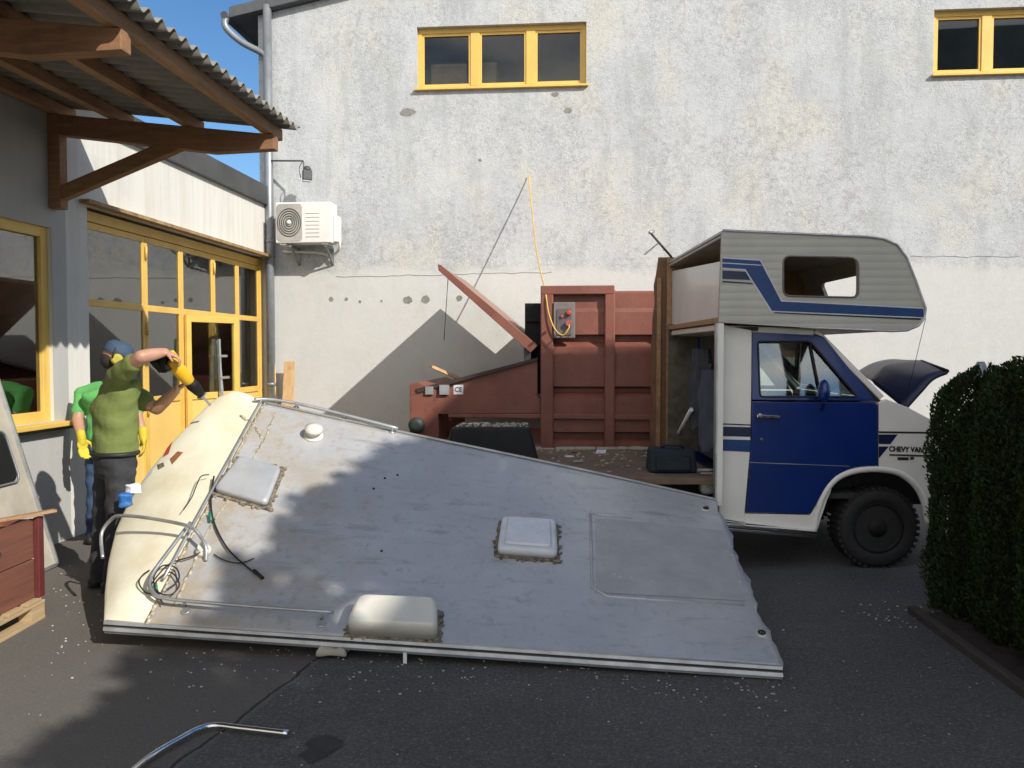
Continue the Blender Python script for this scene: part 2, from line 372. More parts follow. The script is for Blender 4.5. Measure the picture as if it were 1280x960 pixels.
M['sealp'] = simple('pale_sealant', (.52, .47, .36), .8, var=.5, scale=25, bump=.8, bscale=60, c2=(.22, .17, .11))
M['dome'] = simple('skylight_plastic', (.66, .68, .70), .3, var=.15, scale=9)
M['domecream'] = simple('cream_plastic', (.66, .64, .56), .4, var=.12, scale=4)
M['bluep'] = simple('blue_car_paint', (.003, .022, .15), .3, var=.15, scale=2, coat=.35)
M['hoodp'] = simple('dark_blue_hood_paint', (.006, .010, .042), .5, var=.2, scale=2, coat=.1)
M['whitep'] = simple('white_car_paint', (.78, .755, .69), .38, var=.1, scale=3, coat=.2)
M['navy'] = simple('navy_stripe', (.010, .016, .055), .35)
M['bluestripe'] = simple('blue_stripe', (.006, .045, .17), .4)
M['stripew'] = simple('pale_stripe', (.62, .64, .66), .4)
def mk_siding():
    m = Mat('ribbed_siding'); s_ = m.n('ShaderNodeSeparateXYZ'); m.l(m.co, s_.inputs[0])
    a = m.n('ShaderNodeMath', operation='MULTIPLY'); m.l(s_.outputs['Z'], a.inputs[0]); a.inputs[1].default_value = math.pi/.058
    b = m.n('ShaderNodeMath', operation='SINE'); m.l(a.outputs[0], b.inputs[0]); c = m.n('ShaderNodeMath', operation='ABSOLUTE'); m.l(b.outputs[0], c.inputs[0])
    m.col(m.mix(m.ramp(m.noise(3, 6), .4, .75), (.47, .455, .395), (.40, .385, .335))); m.rough(.5); m.b.inputs['Metallic'].default_value = .1
    m.bump(c.outputs[0], .35, .006); return m.m
M['siding'] = mk_siding()
M['denim'] = simple('denim', (.06, .10, .20), .9, var=.4, scale=14, bump=.3, bscale=90)
M['trouser'] = simple('charcoal_work_trousers', (.036, .037, .041), .9, var=.45, scale=12, bump=1.0, bscale=14)
M['olive'] = simple('olive_green_cotton', (.165, .205, .055), .9, var=.15, scale=5, bump=1.0, bscale=11)
M['green'] = simple('bright_green_cotton', (.13, .47, .13), .9, var=.15, scale=5, bump=1.0, bscale=11)
M['skin'] = simple('skin', (.50, .27, .18), .5, var=.15, scale=10)
M['hair'] = simple('dark_hair', (.03, .02, .015), .8, bump=.6, bscale=90)
M['cap'] = simple('blue_grey_cap', (.05, .085, .14), .8)
M['glove'] = simple('yellow_glove', (.70, .55, .04), .75, bump=.3)
M['tool'] = simple('yellow_tool_plastic', (.80, .46, .02), .35)
M['boot'] = simple('black_boot', (.02, .019, .018), .6)
M['crate'] = wood('red_brown_crate', (.20, .075, .045), (.11, .045, .03), .75, 'y')
M['rust'] = simple('rust', (.36, .13, .045), .9, var=.5, scale=14)
M['beige'] = simple('beige_panel', (.46, .42, .34), .6, var=.25, scale=4)
M['paper'] = simple('paper', (.72, .73, .74), .8, var=.05)
M['teal'] = simple('dark_teal_canvas', (.010, .02, .03), .8, bump=.4)
M['blueplastic'] = simple('bright_blue_plastic', (.015, .13, .40), .5, bump=1.0, bscale=35)
M['redplastic'] = simple('red_sticker', (.50, .06, .035), .5)
M['cloth'] = simple('dark_grey_cloth', (.06, .065, .075), .9, bump=.4, bscale=15)
M['cardboard'] = simple('cardboard', (.50, .36, .20), .85)
M['orange'] = simple('orange_cable', (.75, .46, .10), .5)
M['soil'] = simple('soil', (.045, .03, .02), .95, var=.5, scale=10, bump=.8, bscale=25)
M['patch'] = simple('bare_render', (.27, .265, .24), .95, var=.3, scale=14, bump=.5)
M['bark'] = simple('bark', (.10, .07, .05), .9, bump=.8)
def mk_leaf(name, a, b, c3):
    m = Mat(name); g = m.n('ShaderNodeNewGeometry'); r = g.outputs['Random Per Island']
    x = m.mix(r, a, b); x = m.mix(m.ramp(m.noise(4, 3), .5, .75), x, c3); m.col(x); m.rough(.8); m.b.inputs['Specular IOR Level'].default_value = .1
    m.b.inputs['Transmission Weight'].default_value = 0; return m.m
M['thuja'] = mk_leaf('thuja_foliage', (.012, .026, .008), (.034, .056, .017), (.028, .026, .010))
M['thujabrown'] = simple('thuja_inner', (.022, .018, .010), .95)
M['leaf'] = mk_leaf('leaves', (.04, .09, .02), (.07, .12, .03), (.05, .09, .02))
# ---------------------------------------------------------------- ground
g = MB(); g.faces([V((-400, -400, 0)), V((400, -400, 0)), V((400, 400, 0)), V((-400, 400, 0))], [(0,1,2,3)])
tag(g.build('ground', M['asphalt'], origin=(0, 0, 0)), kind='structure')
hedge_line = [G(1148, 772), G(1280, 868)]
hd = (hedge_line[1]-hedge_line[0]).normalized(); h0 = hedge_line[0]-hd*.1; h1 = hedge_line[0]+hd*4.5
g = MB()
nn = 60
L1 = []; 
for i in range(nn+1):
    p = h0.lerp(h1, i/nn); L1.append(p+V((random.uniform(-.02, .02)+.05, 0, .004)))
g.faces(L1+[p+V((3.5, 0, 0)) for p in reversed(L1)], [tuple(range(2*(nn+1)))])
tag(g.build('soil_bed', M['soil']), kind='structure')
g = MB(); g.bar(h0+V((0, 0, .01)), h1+V((0, 0, .01)), .06, .08); 
tag(g.build('kerb', simple('old_concrete_kerb', (.06, .052, .042), .95, bump=.8), bevel=.01), kind='structure')
# ---------------------------------------------------------------- big white building at the back
bt = thing('white_building', W(0, 0, 0), 'tall white building with stained rough plaster wall and high yellow-framed windows', 'building')
wt0, wt1 = -.12, 17.0
def Wtz(px, py, d=0): q = Wp(px, py, d)-L(0, 0, 0); return q.dot(EX), q.z
wins = []
for (x0, y0, x1, y1, mull) in ((521, 34, 733, 108, (593, 663)), (1168, 12, 1370, 91, (1236, 1303))):
    ta, zt = Wtz(x0, y0); tb, _ = Wtz(x1, y0); _, zb = Wtz(x0, y1+(3 if x0 < 600 else 2))
    wins.append((ta, tb, zb, zt, [Wtz(q, y1)[0] for q in mull]))
zc = Wtz(339, 19)[1]
def Wq(t, z, d=0): return W(t, d, z)
out = [Wq(wt0, -.1), Wq(wt1, -.1), Wq(wt1, zc+6), Wq(wt0+8, zc+1.7), Wq(wt0, zc+.05)]
out = [Wq(wt0, -.1), Wq(wt1, -.1), Wq(wt1, zc+.2*17), Wq(wt0, zc)]
m = MB(); m.plate(out, [[Wq(a, zb), Wq(b, zb), Wq(b, zt), Wq(a, zt)] for a, b, zb, zt, _ in wins], EY*.35)
m.build('wall', M['stucco'], bt)
m = MB(); m.obox(W(wt0, -.355, -.1), EX*.3, EY*14, EZ*(zc+.05)); m.build('side_wall', M['stucco'], bt)
m = MB(); m.obox(W(wt0+.3, -2.6, 4.0), EX*16.6, EY*.1, EZ*5); m.obox(W(wt0+.3, -2.6, 4.0), EX*16.6, EY*2.2, EZ*.1); m.build('interior', M['room'], bt)
# gable roof verge, with an eave running back along the left side
m = MB(); sl = .2
a = W(wt0-.38, .14, zc-.07); run = EX*17.6+EZ*17.6*sl
m.obox(a, run, EY*14, EZ*.16); m.build('roof', simple('roof_edge_grey', (.10, .105, .11), .7), bt, bevel=.01)
gp = [W(wt0-.43, .2-k*.5, zc-.05) for k in range(0, 20)]
m = MB(); m.tube(gp, .055, 10); m.build('gutter', M['darkmetal'], bt)
px = Wtz(338, 100)[0]
pts = [W(wt0-.43, .15, zc-.08), W(wt0-.42, .15, zc-.22), W(wt0-.2, .12, zc-.42), W(px-.02, .1, zc-.62), W(px, .1, zc-.8)]
m = MB(); m.tube(catmull(pts, 5), .05, 10); m.tube([W(px, .1, zc+.1), W(px, .1, .05)], .062, 14)
for z in (1.2, 3.3, 5.0): m.tube([W(px, .1, z), W(px, .1, z+.05)], .072, 14)
m.build('downpipe', M['zinc'], bt)
for (a, b, zb, zt, mu) in wins:
    f = MB(); fd = -.13; fw = .075
    f.obox(W(a, fd+.05, zb), EX*(b-a), EY*.06, EZ*.05)
    f.obox(W(a, fd+.05, zt-.07), EX*(b-a), EY*.06, EZ*.07)
    for q in [a+.03]+mu+[b-.03]:
        ww = .06 if q in (a+.03, b-.03) else .13
        f.obox(W(q-ww/2, fd+.052, zb+.05), EX*ww, EY*.058, EZ*(zt-zb-.12))
    edges = [a+.06]+mu+[b-.06]
    for i in range(len(edges)-1):     # sashes
        e0 = edges[i]+(.065 if i else 0); e1 = edges[i+1]-(.065 if i < len(edges)-2 else 0)
        for o_, s1, s2 in ((W(e0, fd+.035, zb+.05), EX*(e1-e0), EZ*.035), (W(e0, fd+.035, zt-.105), EX*(e1-e0), EZ*.035),
                           (W(e0, fd+.037, zb+.085), EX*.03, EZ*(zt-zb-.19)), (W(e1-.03, fd+.037, zb+.085), EX*.03, EZ*(zt-zb-.19))):
            f.obox(o_, s1, EY*.03, s2)
    fo = f.build('window', M['yellow'], bt, bevel=.003)
    p_ = MB(); p_.obox(W(a+.04, fd+.005, zb+.04), EX*(b-a-.08), EY*.006, EZ*(zt-zb-.08)); p_.build('pane', M['glass2'], fo)
    s_ = MB(); s_.obox(W(a-.03, .06, zb-.035), EX*(b-a+.06), EY*.2, EZ*.03); s_.build('sill', M['yellow'], fo, bevel=.004)
# cardboard boxes standing inside the window
a, b, zb, zt, mu = wins[0]
for k, (x0, x1, y0, lab) in enumerate(((540, 584, 82, 'cardboard box behind the left pane of the high window'), (599, 621, 80, 'narrow cardboard box behind the middle pane of the high window'))):
    t0, z1 = Wtz(x0, y0, -.3); t1, _ = Wtz(x1, y0, -.3)
    q = MB(); q.obox(W(t0, -.25, zb+.02), EX*(t1-t0), EY*.3, EZ*(z1-zb-.02)); q.obox(W(t0-.01, -.245, z1-.05), EX*(t1-t0+.02), EY*.29, EZ*.015)
    tag(q.build('cardboard_box', M['cardboard']), lab, 'box', 'cardboard boxes on the high window ledge')
# plaster losses
def blob(px, py, rx, ry, seed, holes=None):
    rnd = random.Random(seed); c = Wp(px, py); n = 14; k = c.y/F
    pts = [c+EX*math.cos(2*math.pi*i/n)*rx*k*rnd.uniform(.75, 1.15)+EZ*math.sin(2*math.pi*i/n)*ry*k*rnd.uniform(.75, 1.15)-EY*.004 for i in range(n)]
    return pts
m = MB()
for i, (x, y, rx, ry) in enumerate(((510, 140, 10, 5), (694, 118, 5, 3), (710, 138, 5, 4), (510, 375, 6, 5), (532, 374, 6, 5), (574, 373, 4, 4), (414, 374, 3, 3), (433, 374, 2.5, 2.5), (450, 377, 2, 2), (477, 376, 1.5, 1.5), (600, 200, 2, 2), (560, 640, 5, 3))):
    m.plate(blob(x, y, rx, ry, i), [], EY*.002)
m.each('plaster_loss', M['patch'], bt)
# hairline horizontal crack
m = MB(); pts = [Wp(x, y+random.uniform(-1, 1), .002) for x, y in zip(range(420, 700, 10), [346-k*.2 for k in range(28)])]
m.tube(pts, .0035, 4); pts = [Wp(x, 320+random.uniform(-1, 1)+(x-1140)*.01, .002) for x in range(1138, 1280, 8)]; m.tube(pts, .003, 4)
m.each('crack', M['patch'], bt)
# ---------------------------------------------------------------- left workshop building
lb = thing('workshop_building', L(0, 8, 0), 'low pale workshop building with yellow glazed folding doors and dark metal roof edge', 'building')
sd0 = Ls(112); sd1 = Ls(338)-.03; zl = Lp(106, 254).z; zf = Lp(200, 197).z; zft = Lp(240, 186).z
sw1 = Ls(66); sw0 = sw1-3.6; zwt = Lp(55, 283).z; zwb = Lp(60, 527).z
def Lq(s, z, t=0): return L(t, s, z)
out = [Lq(-14, -.1), Lq(SB+.02, -.1), Lq(SB+.02, zf), Lq(-14, zf)]
m = MB(); m.plate(out, [[Lq(sd0, .02), Lq(sd1, .02), Lq(sd1, zl), Lq(sd0, zl)], [Lq(sw0, zwb), Lq(sw1, zwb), Lq(sw1, zwt), Lq(sw0, zwt)]], -EX*.3)
m.build('wall', M['concrete'], lb)
m = MB(); sp = Ls(84)   # thicker grey rendered section round the window
m.plate([Lq(1.5, .0, .008), Lq(sp, .0, .008), Lq(sp, zf-.01, .008), Lq(1.5, zf-.01, .008)], [[Lq(sw0, zwb, .008), Lq(sw1, zwb, .008), Lq(sw1, zwt, .008), Lq(sw0, zwt, .008)]], -EX*.006)
m.build('render_panel', M['render'], lb)
m = MB(); m.obox(L(-6, -14, zf), EX*6.06, EY*(SB+14), EZ*(zft-zf)); m.build('roof_edge', M['darkmetal'], lb, bevel=.01)
m = MB(); m.obox(L(0, sd0-.12, zl-.01), EX*.1, EY*(sd1-sd0+.13), EZ*.035); m.build('lintel_flashing', simple('rusty_flashing', (.42, .29, .13), .6, var=.5, scale=8, c2=(.2, .1, .05)), lb)
m = MB(); m.obox(L(-5, .6, 0.01), EX*.1, EY*(SB-.7), EZ*(zf)); m.obox(L(-4.9, .6, 0.012), EX*4.6, EY*.1, EZ*zf); m.obox(L(-4.9, SB-.12, 0.012), EX*4.6, EY*.1, EZ*zf)
m.obox(L(-4.9, .7, zf-.12), EX*4.6, EY*(SB-.9), EZ*.1); m.build('interior', M['room'], lb)
# glazed folding doors
fr = -.12
dz0 = .04; zmid = Lp(128, 378).z; zk = Lp(205, 499).z; dzt = zl-.03
m = MB()
m.obox(L(fr-.08, sd0, dz0), EX*.1, EY*.09, EZ*(dzt-dz0)); m.obox(L(fr-.08, sd1-.08, dz0), EX*.1, EY*.08, EZ*(dzt-dz0)); m.obox(L(fr-.08, sd0+.09, dzt-.1), EX*.1, EY*(sd1-sd0-.17), EZ*.1)
dfr = m.build('door_frame', M['yellow'], lb, bevel=.004)
cols = [sd0+.09]+[Ls(q, fr) for q in (183, 228, 268, 298)]+[sd1-.08]
for i in range(5):
    a, b = cols[i]+.004, cols[i+1]-.004
    opened = (i == 2)
    m = MB(); st = .05
    def seg(s0, z0, s1, z1, t=0, d=.05): m.obox(L(fr-.05+t, s0, z0), EX*d, EY*(s1-s0), EZ*(z1-z0))
    zlow = dz0+.01
    seg(a, zlow, a+st, dzt-.105); seg(b-st, zlow, b, dzt-.105); seg(a+st, dzt-.17, b-st, dzt-.105); seg(a+st, zmid-.035, b-st, zmid+.035)
    if not opened:
        seg(a+st, zk-.05, b-st, zk+.03, 0, .049); seg(a+st, zlow, b-st, zlow+.07)
    leaf = m.build('folding_door_leaf', M['yellow'], lb, bevel=.004)
    if not opened:
        q = MB(); q.obox(L(fr-.03, a+st, zlow+.07), EX*.012, EY*(b-a-2*st), EZ*(zk-.05-zlow-.07)); q.build('kick_panel', M['yellow2'], leaf)
        q = MB(); q.obox(L(fr-.02, a+st, zk+.03), EX*.006, EY*(b-a-2*st), EZ*(zmid-.035-zk-.03)); q.build('pane', M['glass'], leaf)
    q = MB(); q.obox(L(fr-.02, a+st, zmid+.035), EX*.006, EY*(b-a-2*st), EZ*(dzt-.17-zmid-.035)); q.build('pane', M['glass'], leaf)
    if i in (1, 3):
        q = MB()
        for z in (dzt-.35, zmid-.3, 1.0): q.tube([L(fr+.015, a, z), L(fr+.015, a, z+.14)], .014, 8)
        q.each('hinge', M['yellow'], leaf)
    if opened:   # a wicket door swung outwards
        hp = L(fr+.01, a+.03, 0); ang = math.radians(24); dv = (EY*math.cos(ang)+EX*math.sin(ang)); nv = dv.cross(EZ)
        W_ = b-a-.06; m = MB(); zz0, zz1 = .06, zmid-.04
        m.obox(hp+EZ*zz0, dv*.07, nv*.045, EZ*(zz1-zz0)); m.obox(hp+dv*(W_-.07)+EZ*zz0, dv*.07, nv*.045, EZ*(zz1-zz0))
        for z0_, z1_ in ((zz1-.08, zz1), (zk-.05, zk+.03), (zz0, zz0+.09)): m.obox(hp+dv*.07+EZ*z0_, dv*(W_-.14), nv*.045, EZ*(z1_-z0_))
        wd = m.build('wicket_door', M['yellow'], lb, bevel=.004); wd['label'] = 'narrow door leaf standing open'
        q = MB(); q.obox(hp+dv*.07+EZ*(zz0+.09)+nv*.015, dv*(W_-.14), nv*.012, EZ*(zk-.05-zz0-.09)); q.build('kick_panel', M['yellow2'], wd)
        q = MB(); q.obox(hp+dv*.07+EZ*(zk+.03)+nv*.02, dv*(W_-.14), nv*.006, EZ*(zz1-.08-zk-.03)); q.build('pane', M['glass'], wd)
        q = MB(); q.tube([hp+dv*(W_-.035)+EZ*1.05+nv*.045, hp+dv*(W_-.035)+EZ*1.05+nv*.09, hp+dv*(W_-.14)+EZ*1.05+nv*.09], .009, 8); q.build('handle', M['alu'], wd)
# big window
m = MB(); wf = -.1
m.obox(L(wf, sw0, zwb), EX*.07, EY*.09, EZ*(zwt-zwb)); m.obox(L(wf, sw1-.09, zwb), EX*.07, EY*.09, EZ*(zwt-zwb))
m.obox(L(wf, sw0+.09, zwt-.09), EX*.07, EY*(sw1-sw0-.18), EZ*.09); m.obox(L(wf, sw0+.09, zwb), EX*.07, EY*(sw1-sw0-.18), EZ*.09); m.obox(L(wf, (sw0+sw1)/2-.3, zwb+.09), EX*.07, EY*.09, EZ*(zwt-zwb-.18))
wo = m.build('window', M['yellow'], lb, bevel=.005)
q = MB(); q.obox(L(wf+.03, sw0+.08, zwb+.08), EX*.006, EY*(sw1-sw0-.16), EZ*(zwt-zwb-.16)); q.build('pane', M['glass'], wo)
q = MB(); q.obox(L(-.03, sw0-.05, zwb-.045), EX*.16, EY*(sw1-sw0+.22), EZ*.04); q.build('sill', M['yellow'], wo, bevel=.006)
q = MB(); q.obox(L(-.03, sw0-.05, zwb-.075), EX*.12, EY*(sw1-sw0+.2), EZ*.028); q.build('sill_underside', M['darkmetal'], wo)
# step ladder standing in front of the glazed doors
m = MB(); la = L(.22, Ls(292, .2), 0)
ya, yb = 0, -.34
for sg in (0, 1):
    m.bar(la+EY*(-.36*sg), la+EY*(-.36*sg+(.06 if sg == 0 else -.0)+(-.12 if sg == 0 else .06))-EX*.08+EZ*1.86, .022, .045)
    m.bar(la+EY*(-.36*sg+.16), la+EY*(-.36*sg+(-.10 if sg == 0 else .08))-EX*.1+EZ*1.84, .02, .03)
for k in range(6): m.bar(la-EY*.35+EZ*(.3+k*.27)-EX*.012*k, la-EY*.02+EZ*(.3+k*.27)-EX*.012*k, .022, .03)
tag(m.build('ladder', M['alu']), 'narrow aluminium step ladder standing in front of the yellow door panes', 'ladder')
# ---------------------------------------------------------------- timber canopy
s1 = Ls(68); te, zeb = Lst(345, 186, s1); _, zet = Lst(345, 170, s1); _, zwtp = Lst(68, 143, s1); _, zwbt = Lst(77, 168, s1)
e2 = (Lp(158, 74, te)-L(0, 0, 0)).dot(EY)
cp = thing('canopy', L(0, s1, 2.8), 'brown timber canopy with corrugated grey sheets on brackets over the window', 'canopy')
slope = (zwtp-zet)/te
zp = lambda t: zwtp-slope*t
for s in (s1, e2, e2-2.5):
    m = MB(); ww = .11
    m.plate([L(.0, s-ww/2, zwbt), L(te-.55, s-ww/2, zp(te-.55)-.2), L(te, s-ww/2, zp(te)-.12), L(te, s-ww/2, zp(te)), L(0, s-ww/2, zp(0))], [], EY*ww)
    br = m.build('bracket', M['timber'], cp, bevel=.006)
    m = MB(); m.obox(L(.012, s-ww/2-.002, Lp(66, 262).z), EX*.11, EY*ww, EZ*(zwbt-Lp(66, 262).z-.002)); m.build('wall_post', M['timber'], br, bevel=.006)
    t_, z_ = Lst(214, 178, s1); m = MB(); m.bar(L(.1, s, Lp(74, 246).z), L(t_+.16, s, zp(t_)-.12), .09, .12); m.build('brace', M['timber'], br, bevel=.006)
sfar = s1+.22
for i, t in enumerate((te-.06, te*.62, te*.3, .07)):
    m = MB(); m.obox(L(t-.04, .8, zp(t)+.004), EX*.08, EY*(sfar-.8), EZ*.1); m.build('purlin', M['timbery'], cp, bevel=.005)
m = MB(); nS = 260; Lc = sfar+.02-.5
def corr(i, j):
    s = .5+i*Lc; t = j*(te+.13); return L(t, s, zp(t)+.13+.024*math.sin(2*math.pi*s/.15))
m.grid(corr, nS*2, 6); o = m.build('corrugated_sheet', M['eternit'], cp); q = o.modifiers.new('solid', 'SOLIDIFY'); q.thickness = .008
# ---------------------------------------------------------------- air conditioner and wall lamp
def WB(px, py, dep): return Wp(px, py, dep)
ac = thing('air_conditioner', Wp(380, 303, .3), 'cream outdoor air conditioning unit on the white wall beside the downpipe', 'air conditioner')
t0, zt = Wtz(344, 253, .42); t1, zb = Wtz(414, 303, .42)
m = MB(); m.obox(W(t0, .42, zb), EX*(t1-t0), EY*.3, EZ*(zt-zb)); m.obox(W(t1+.0005, .32, zb+.02), EX*.07, EY*.18, EZ*(zt-zb-.2))
m.obox(W(t0+.05, .40, zb-.025), EX*.1, EY*.26, EZ*.024); m.obox(W(t1-.15, .40, zb-.025), EX*.1, EY*.26, EZ*.024)
cs = m.build('casing', M['acwhite'], ac, bevel=.012)
m = MB(); gx = t0+.02; gw = .37; gh = zt-zb-.05
m.plate([W(x, .423, z) for x, z in [(gx+a_, zb+.025+b_) for a_, b_ in rrect(0, 0, gw, gh, .05)]], [], -EY*.004)
m.build('grille_plate', M['grille'], ac)
m = MB(); cc = W(gx+gw/2, .432, (zt+zb)/2)
for r in (.05, .08, .11, .14, .17):
    m.tube([cc+EX*math.cos(k*math.pi/18)*r+EZ*math.sin(k*math.pi/18)*r*1.15 for k in range(36)], .006, 5, closed=True)
m.build('fan_guard', simple('dark_grille', (.09, .085, .075), .5), ac)
m = MB(); m.lathe(cc, -EY, [(.03, 0), (.03, .01), (.015, .018)], 16); m.build('fan_hub', M['acwhite'], ac)
m = MB()
for k in range(7): m.obox(W(gx+gw+.05, .424, zb+.08+k*.055), EX*.2, EY*.003, EZ*.008)
m.build('louvre', M['grille'], ac)
for t in (t0+.18, t1-.12):
    m = MB(); m.obox(W(t, .38, zb-.055), EX*.035, EY*.38, EZ*.03); m.obox(W(t, .02, zb-.28), EX*.035, EY*.018, EZ*.22); m.bar(W(t+.017, .33, zb-.05), W(t+.017, .03, zb-.26), .03, .02)
    m.build('bracket', M['zinc'], ac)
m = MB(); m.tube(catmull([W(t1+.03, .25, zb+.12), W(t1+.06, .2, zb-.05), W(t1-.1, .08, zb-.14), W(t1-.35, .05, zb-.1), W(t0-.02, .05, zb-.08)], 5), .018, 8); m.build('hose', M['acwhite'], ac)
wl = thing('wall_lamp', Wp(340, 201, .1), 'small dark floodlight hanging from a thin arm above the air conditioner', 'lamp')
a0 = Wp(338, 201, .12); a1 = Wp(379, 201, .34)
m = MB(); m.tube([a0, a1], .012, 6); m.tube([a1, Wp(380, 212, .34)], .008, 6); m.tube(catmull([a1, Wp(374, 210, .34), Wp(376, 222, .34)], 4), .006, 5); m.build('arm', M['darkmetal'], wl)
c = Wp(384, 219, .34); m = MB(); m.box(c, (.13, .1, .14), .4); m.lathe(c+V((0, 0, .05)), EZ, [(.05, 0), (.06, .04), (.03, .08)], 12); m.build('housing', M['darkmetal'], wl, bevel=.01)
m = MB(); m.box(c+V((-.01, -.01, -.085)), (.1, .08, .02), .4); m.build('lens', M['zinc'], wl)
# plank and pole leaning at the corner
m = MB(); p0 = Wp(352, 505, .35); m.obox(Wp(350, 560, .4), EX*.16, EY*.03, EZ*1.25+EY*.2); tag(m.build('wooden_plank', M['plank'], bevel=.004), 'pale wooden plank leaning against the white wall by the downpipe', 'plank')
m = MB(); a = L(.06, sd1-.12, .03); m.plate([a, a+EX*.1+EY*.02, a+EX*.03+EZ*2.45, a+EZ*2.45-EX*.02], [], EY*.03); tag(m.build('wooden_lath', M['yellow2']), 'long yellow lath propped upright at the end of the yellow doors', 'lath')
# ---------------------------------------------------------------- neighbouring building and tree outside the picture (they cast the shade)
nb = thing('neighbouring_building', (15, -8, 0), 'plain tall block behind the photographer casting the shade', 'building')
H = 10.0; k = H/.95
cx, cy = -1.95+k, 11.44-k
m = MB(); m.box((cx+4.5, cy-.9, H/2), (9, 1.8, H)); m.box((cx+.95+4.0, cy-6.8, H/2), (8, 10, H)); m.build('wall', M['render'], nb)
m = MB()
for i in range(2):
    for z in (1.2, 4.2, 7.2): m.box((cx+3+i*4, cy+.01, z+.7), (1.6, .03, 1.4))
m.each('window', M['darkmetal'], nb)
def leaves(name, mat_, parent, centres, n, size, seed, flat=.5, shell=True):
    rg = np.random.RandomState(seed); vs = []; C_ = []
    tot = sum(c[1][0]*c[1][1]*c[1][2] for c in centres)
    for c, r in centres:
        k_ = int(n*r[0]*r[1]*r[2]/tot); d = rg.normal(size=(k_, 3)); d /= np.linalg.norm(d, axis=1)[:, None]
        rad = rg.uniform(.25, 1, (k_, 1))**.5; C_.append(np.array(c)+d*rad*np.array(r))
    C_ = np.concatenate(C_); N = len(C_)
    a = rg.normal(size=(N, 3)); a /= np.linalg.norm(a, axis=1)[:, None]; b = np.cross(a, rg.normal(size=(N, 3))); b /= np.linalg.norm(b, axis=1)[:, None]
    s = size*rg.uniform(.6, 1.3, (N, 1)); a = a*s; b = b*s*flat
    vs = np.stack([C_-a, C_+b, C_+a, C_-b], 1).reshape(-1, 3)
    me = bpy.data.meshes.new(name); me.vertices.add(4*N); me.vertices.foreach_set('co', vs.ravel())
    me.loops.add(4*N); me.loops.foreach_set('vertex_index', np.arange(4*N, dtype=np.int32)); me.polygons.add(N)
    me.polygons.foreach_set('loop_start', np.arange(0, 4*N, 4, dtype=np.int32)); me.polygons.foreach_set('loop_total', np.full(N, 4, dtype=np.int32)); me.update(calc_edges=True); me.validate()
    return link(name, me, mat_, parent)
tr = thing('tree', (4.9, -1.9, 0), 'leafy tree behind the photographer dappling the light', 'tree')
m = MB(); m.tube(catmull([V((4.9, -1.9, 0)), V((4.85, -1.8, 2)), V((5.0, -1.5, 4)), V((4.6, -1.2, 6.5))], 5), [.17-.006*i for i in range(16)], 10)
for d in ((1, 1.5, 2), (-.6, 1, 2.5), (.3, -1.8, 2.2), (.8, 2.2, 1.6)): m.tube(catmull([V((4.95, -1.6, 3.6)), V((4.9, -1.5, 3.6))+V(d)*.5+V((0, 0, .3)), V((4.9, -1.5, 3.6))+V(d)], 4), [.09-.007*i for i in range(9)], 8)
m.build('trunk', M['bark'], tr)
cl = []; rnd = random.Random(3)
for i in range(44):
    t = rnd.random(); zc_ = rnd.uniform(5.0, 7.2); kx = zc_/.95
    gx_ = rnd.uniform(-1.72, -1.42) if i < 24 else rnd.uniform(-1.35, -.6); gy_ = 1.5+t*7.5; r = rnd.uniform(.3, .5) if i < 24 else rnd.uniform(.25, .48)
    cl.append(((gx_+kx, gy_-kx, zc_), (r, r*1.1, r*.7)))
leaves('crown', M['leaf'], tr, cl, 11000, .085, 5)
# ---------------------------------------------------------------- refuse compactor
CO = V((.3, 9.65, 0)); 
def C(px, py, d=0.0): return PP(px, py, CO+EY*d, EY)
ct = thing('compactor_container', C(740, 640), 'rust-red steel waste compactor container with raised lid in front of the white wall', 'container')
CW = 2.15
def prect(x0, y0, x1, y1, d=0): return [C(x0, y1, d), C(x1, y1, d), C(x1, y0, d), C(x0, y0, d)]
# hull: back box, and ribbed side sheets
m = MB(); a = C(680, 362, .14); bx = C(900, 362, .14); zt = a.z-.02
m.obox(V((a.x, a.y, .1)), bx-V((a.x, a.y, a.z))-EZ*(bx.z-a.z), EY*(CW-.2), EZ*(zt-.1)); m.build('hull', M['red'], ct, bevel=.02)
def profile_sheet(x0, x1, rows):
    for i in range(len(rows)-1):
        (ya, da), (yb, db) = rows[i], rows[i+1]
        A = C(x0, ya); B = C(x1, ya); A2 = C(x0, yb); B2 = C(x1, yb); B.z = A.z; B2.z = A2.z
        m.faces([A2+EY*db, B2+EY*db, B+EY*da, A+EY*da], [(0,1,2,3)])
rows = [(364, .05), (366, .03), (385, .03), (390, .02), (418, .02), (420, .11), (427, .11), (434, .02), (483, .02), (486, .11), (490, .11), (497, .02), (520, .02), (540, .02), (542, .11), (548, .11), (556, .02), (640, .02)]
m = MB(); profile_sheet(691, 757, rows); profile_sheet(768, 829, rows); profile_sheet(836, 900, rows); m.build('side_sheet', M['red'], ct)
for x0, x1, yt, lab in ((676, 692, 362, 0), (756, 769, 362, 0), (828, 837, 366, 0), (893, 903, 366, 0)):
    m = MB(); A = C(x0, yt); B = C(x1, yt); m.obox(V((A.x, A.y, .05))-EY*.05, V((B.x-A.x, B.y-A.y, 0)), EY*.22, EZ*(A.z-.05)); m.build('rib', M['red'], ct, bevel=.015)
m = MB(); A = C(676, 362); B = C(768, 362); m.obox(A-EZ*.06-EY*.055, V((B.x-A.x, B.y-A.y, 0)), EY*.14, EZ*.10); m.build('top_rail', M['red'], ct, bevel=.01)
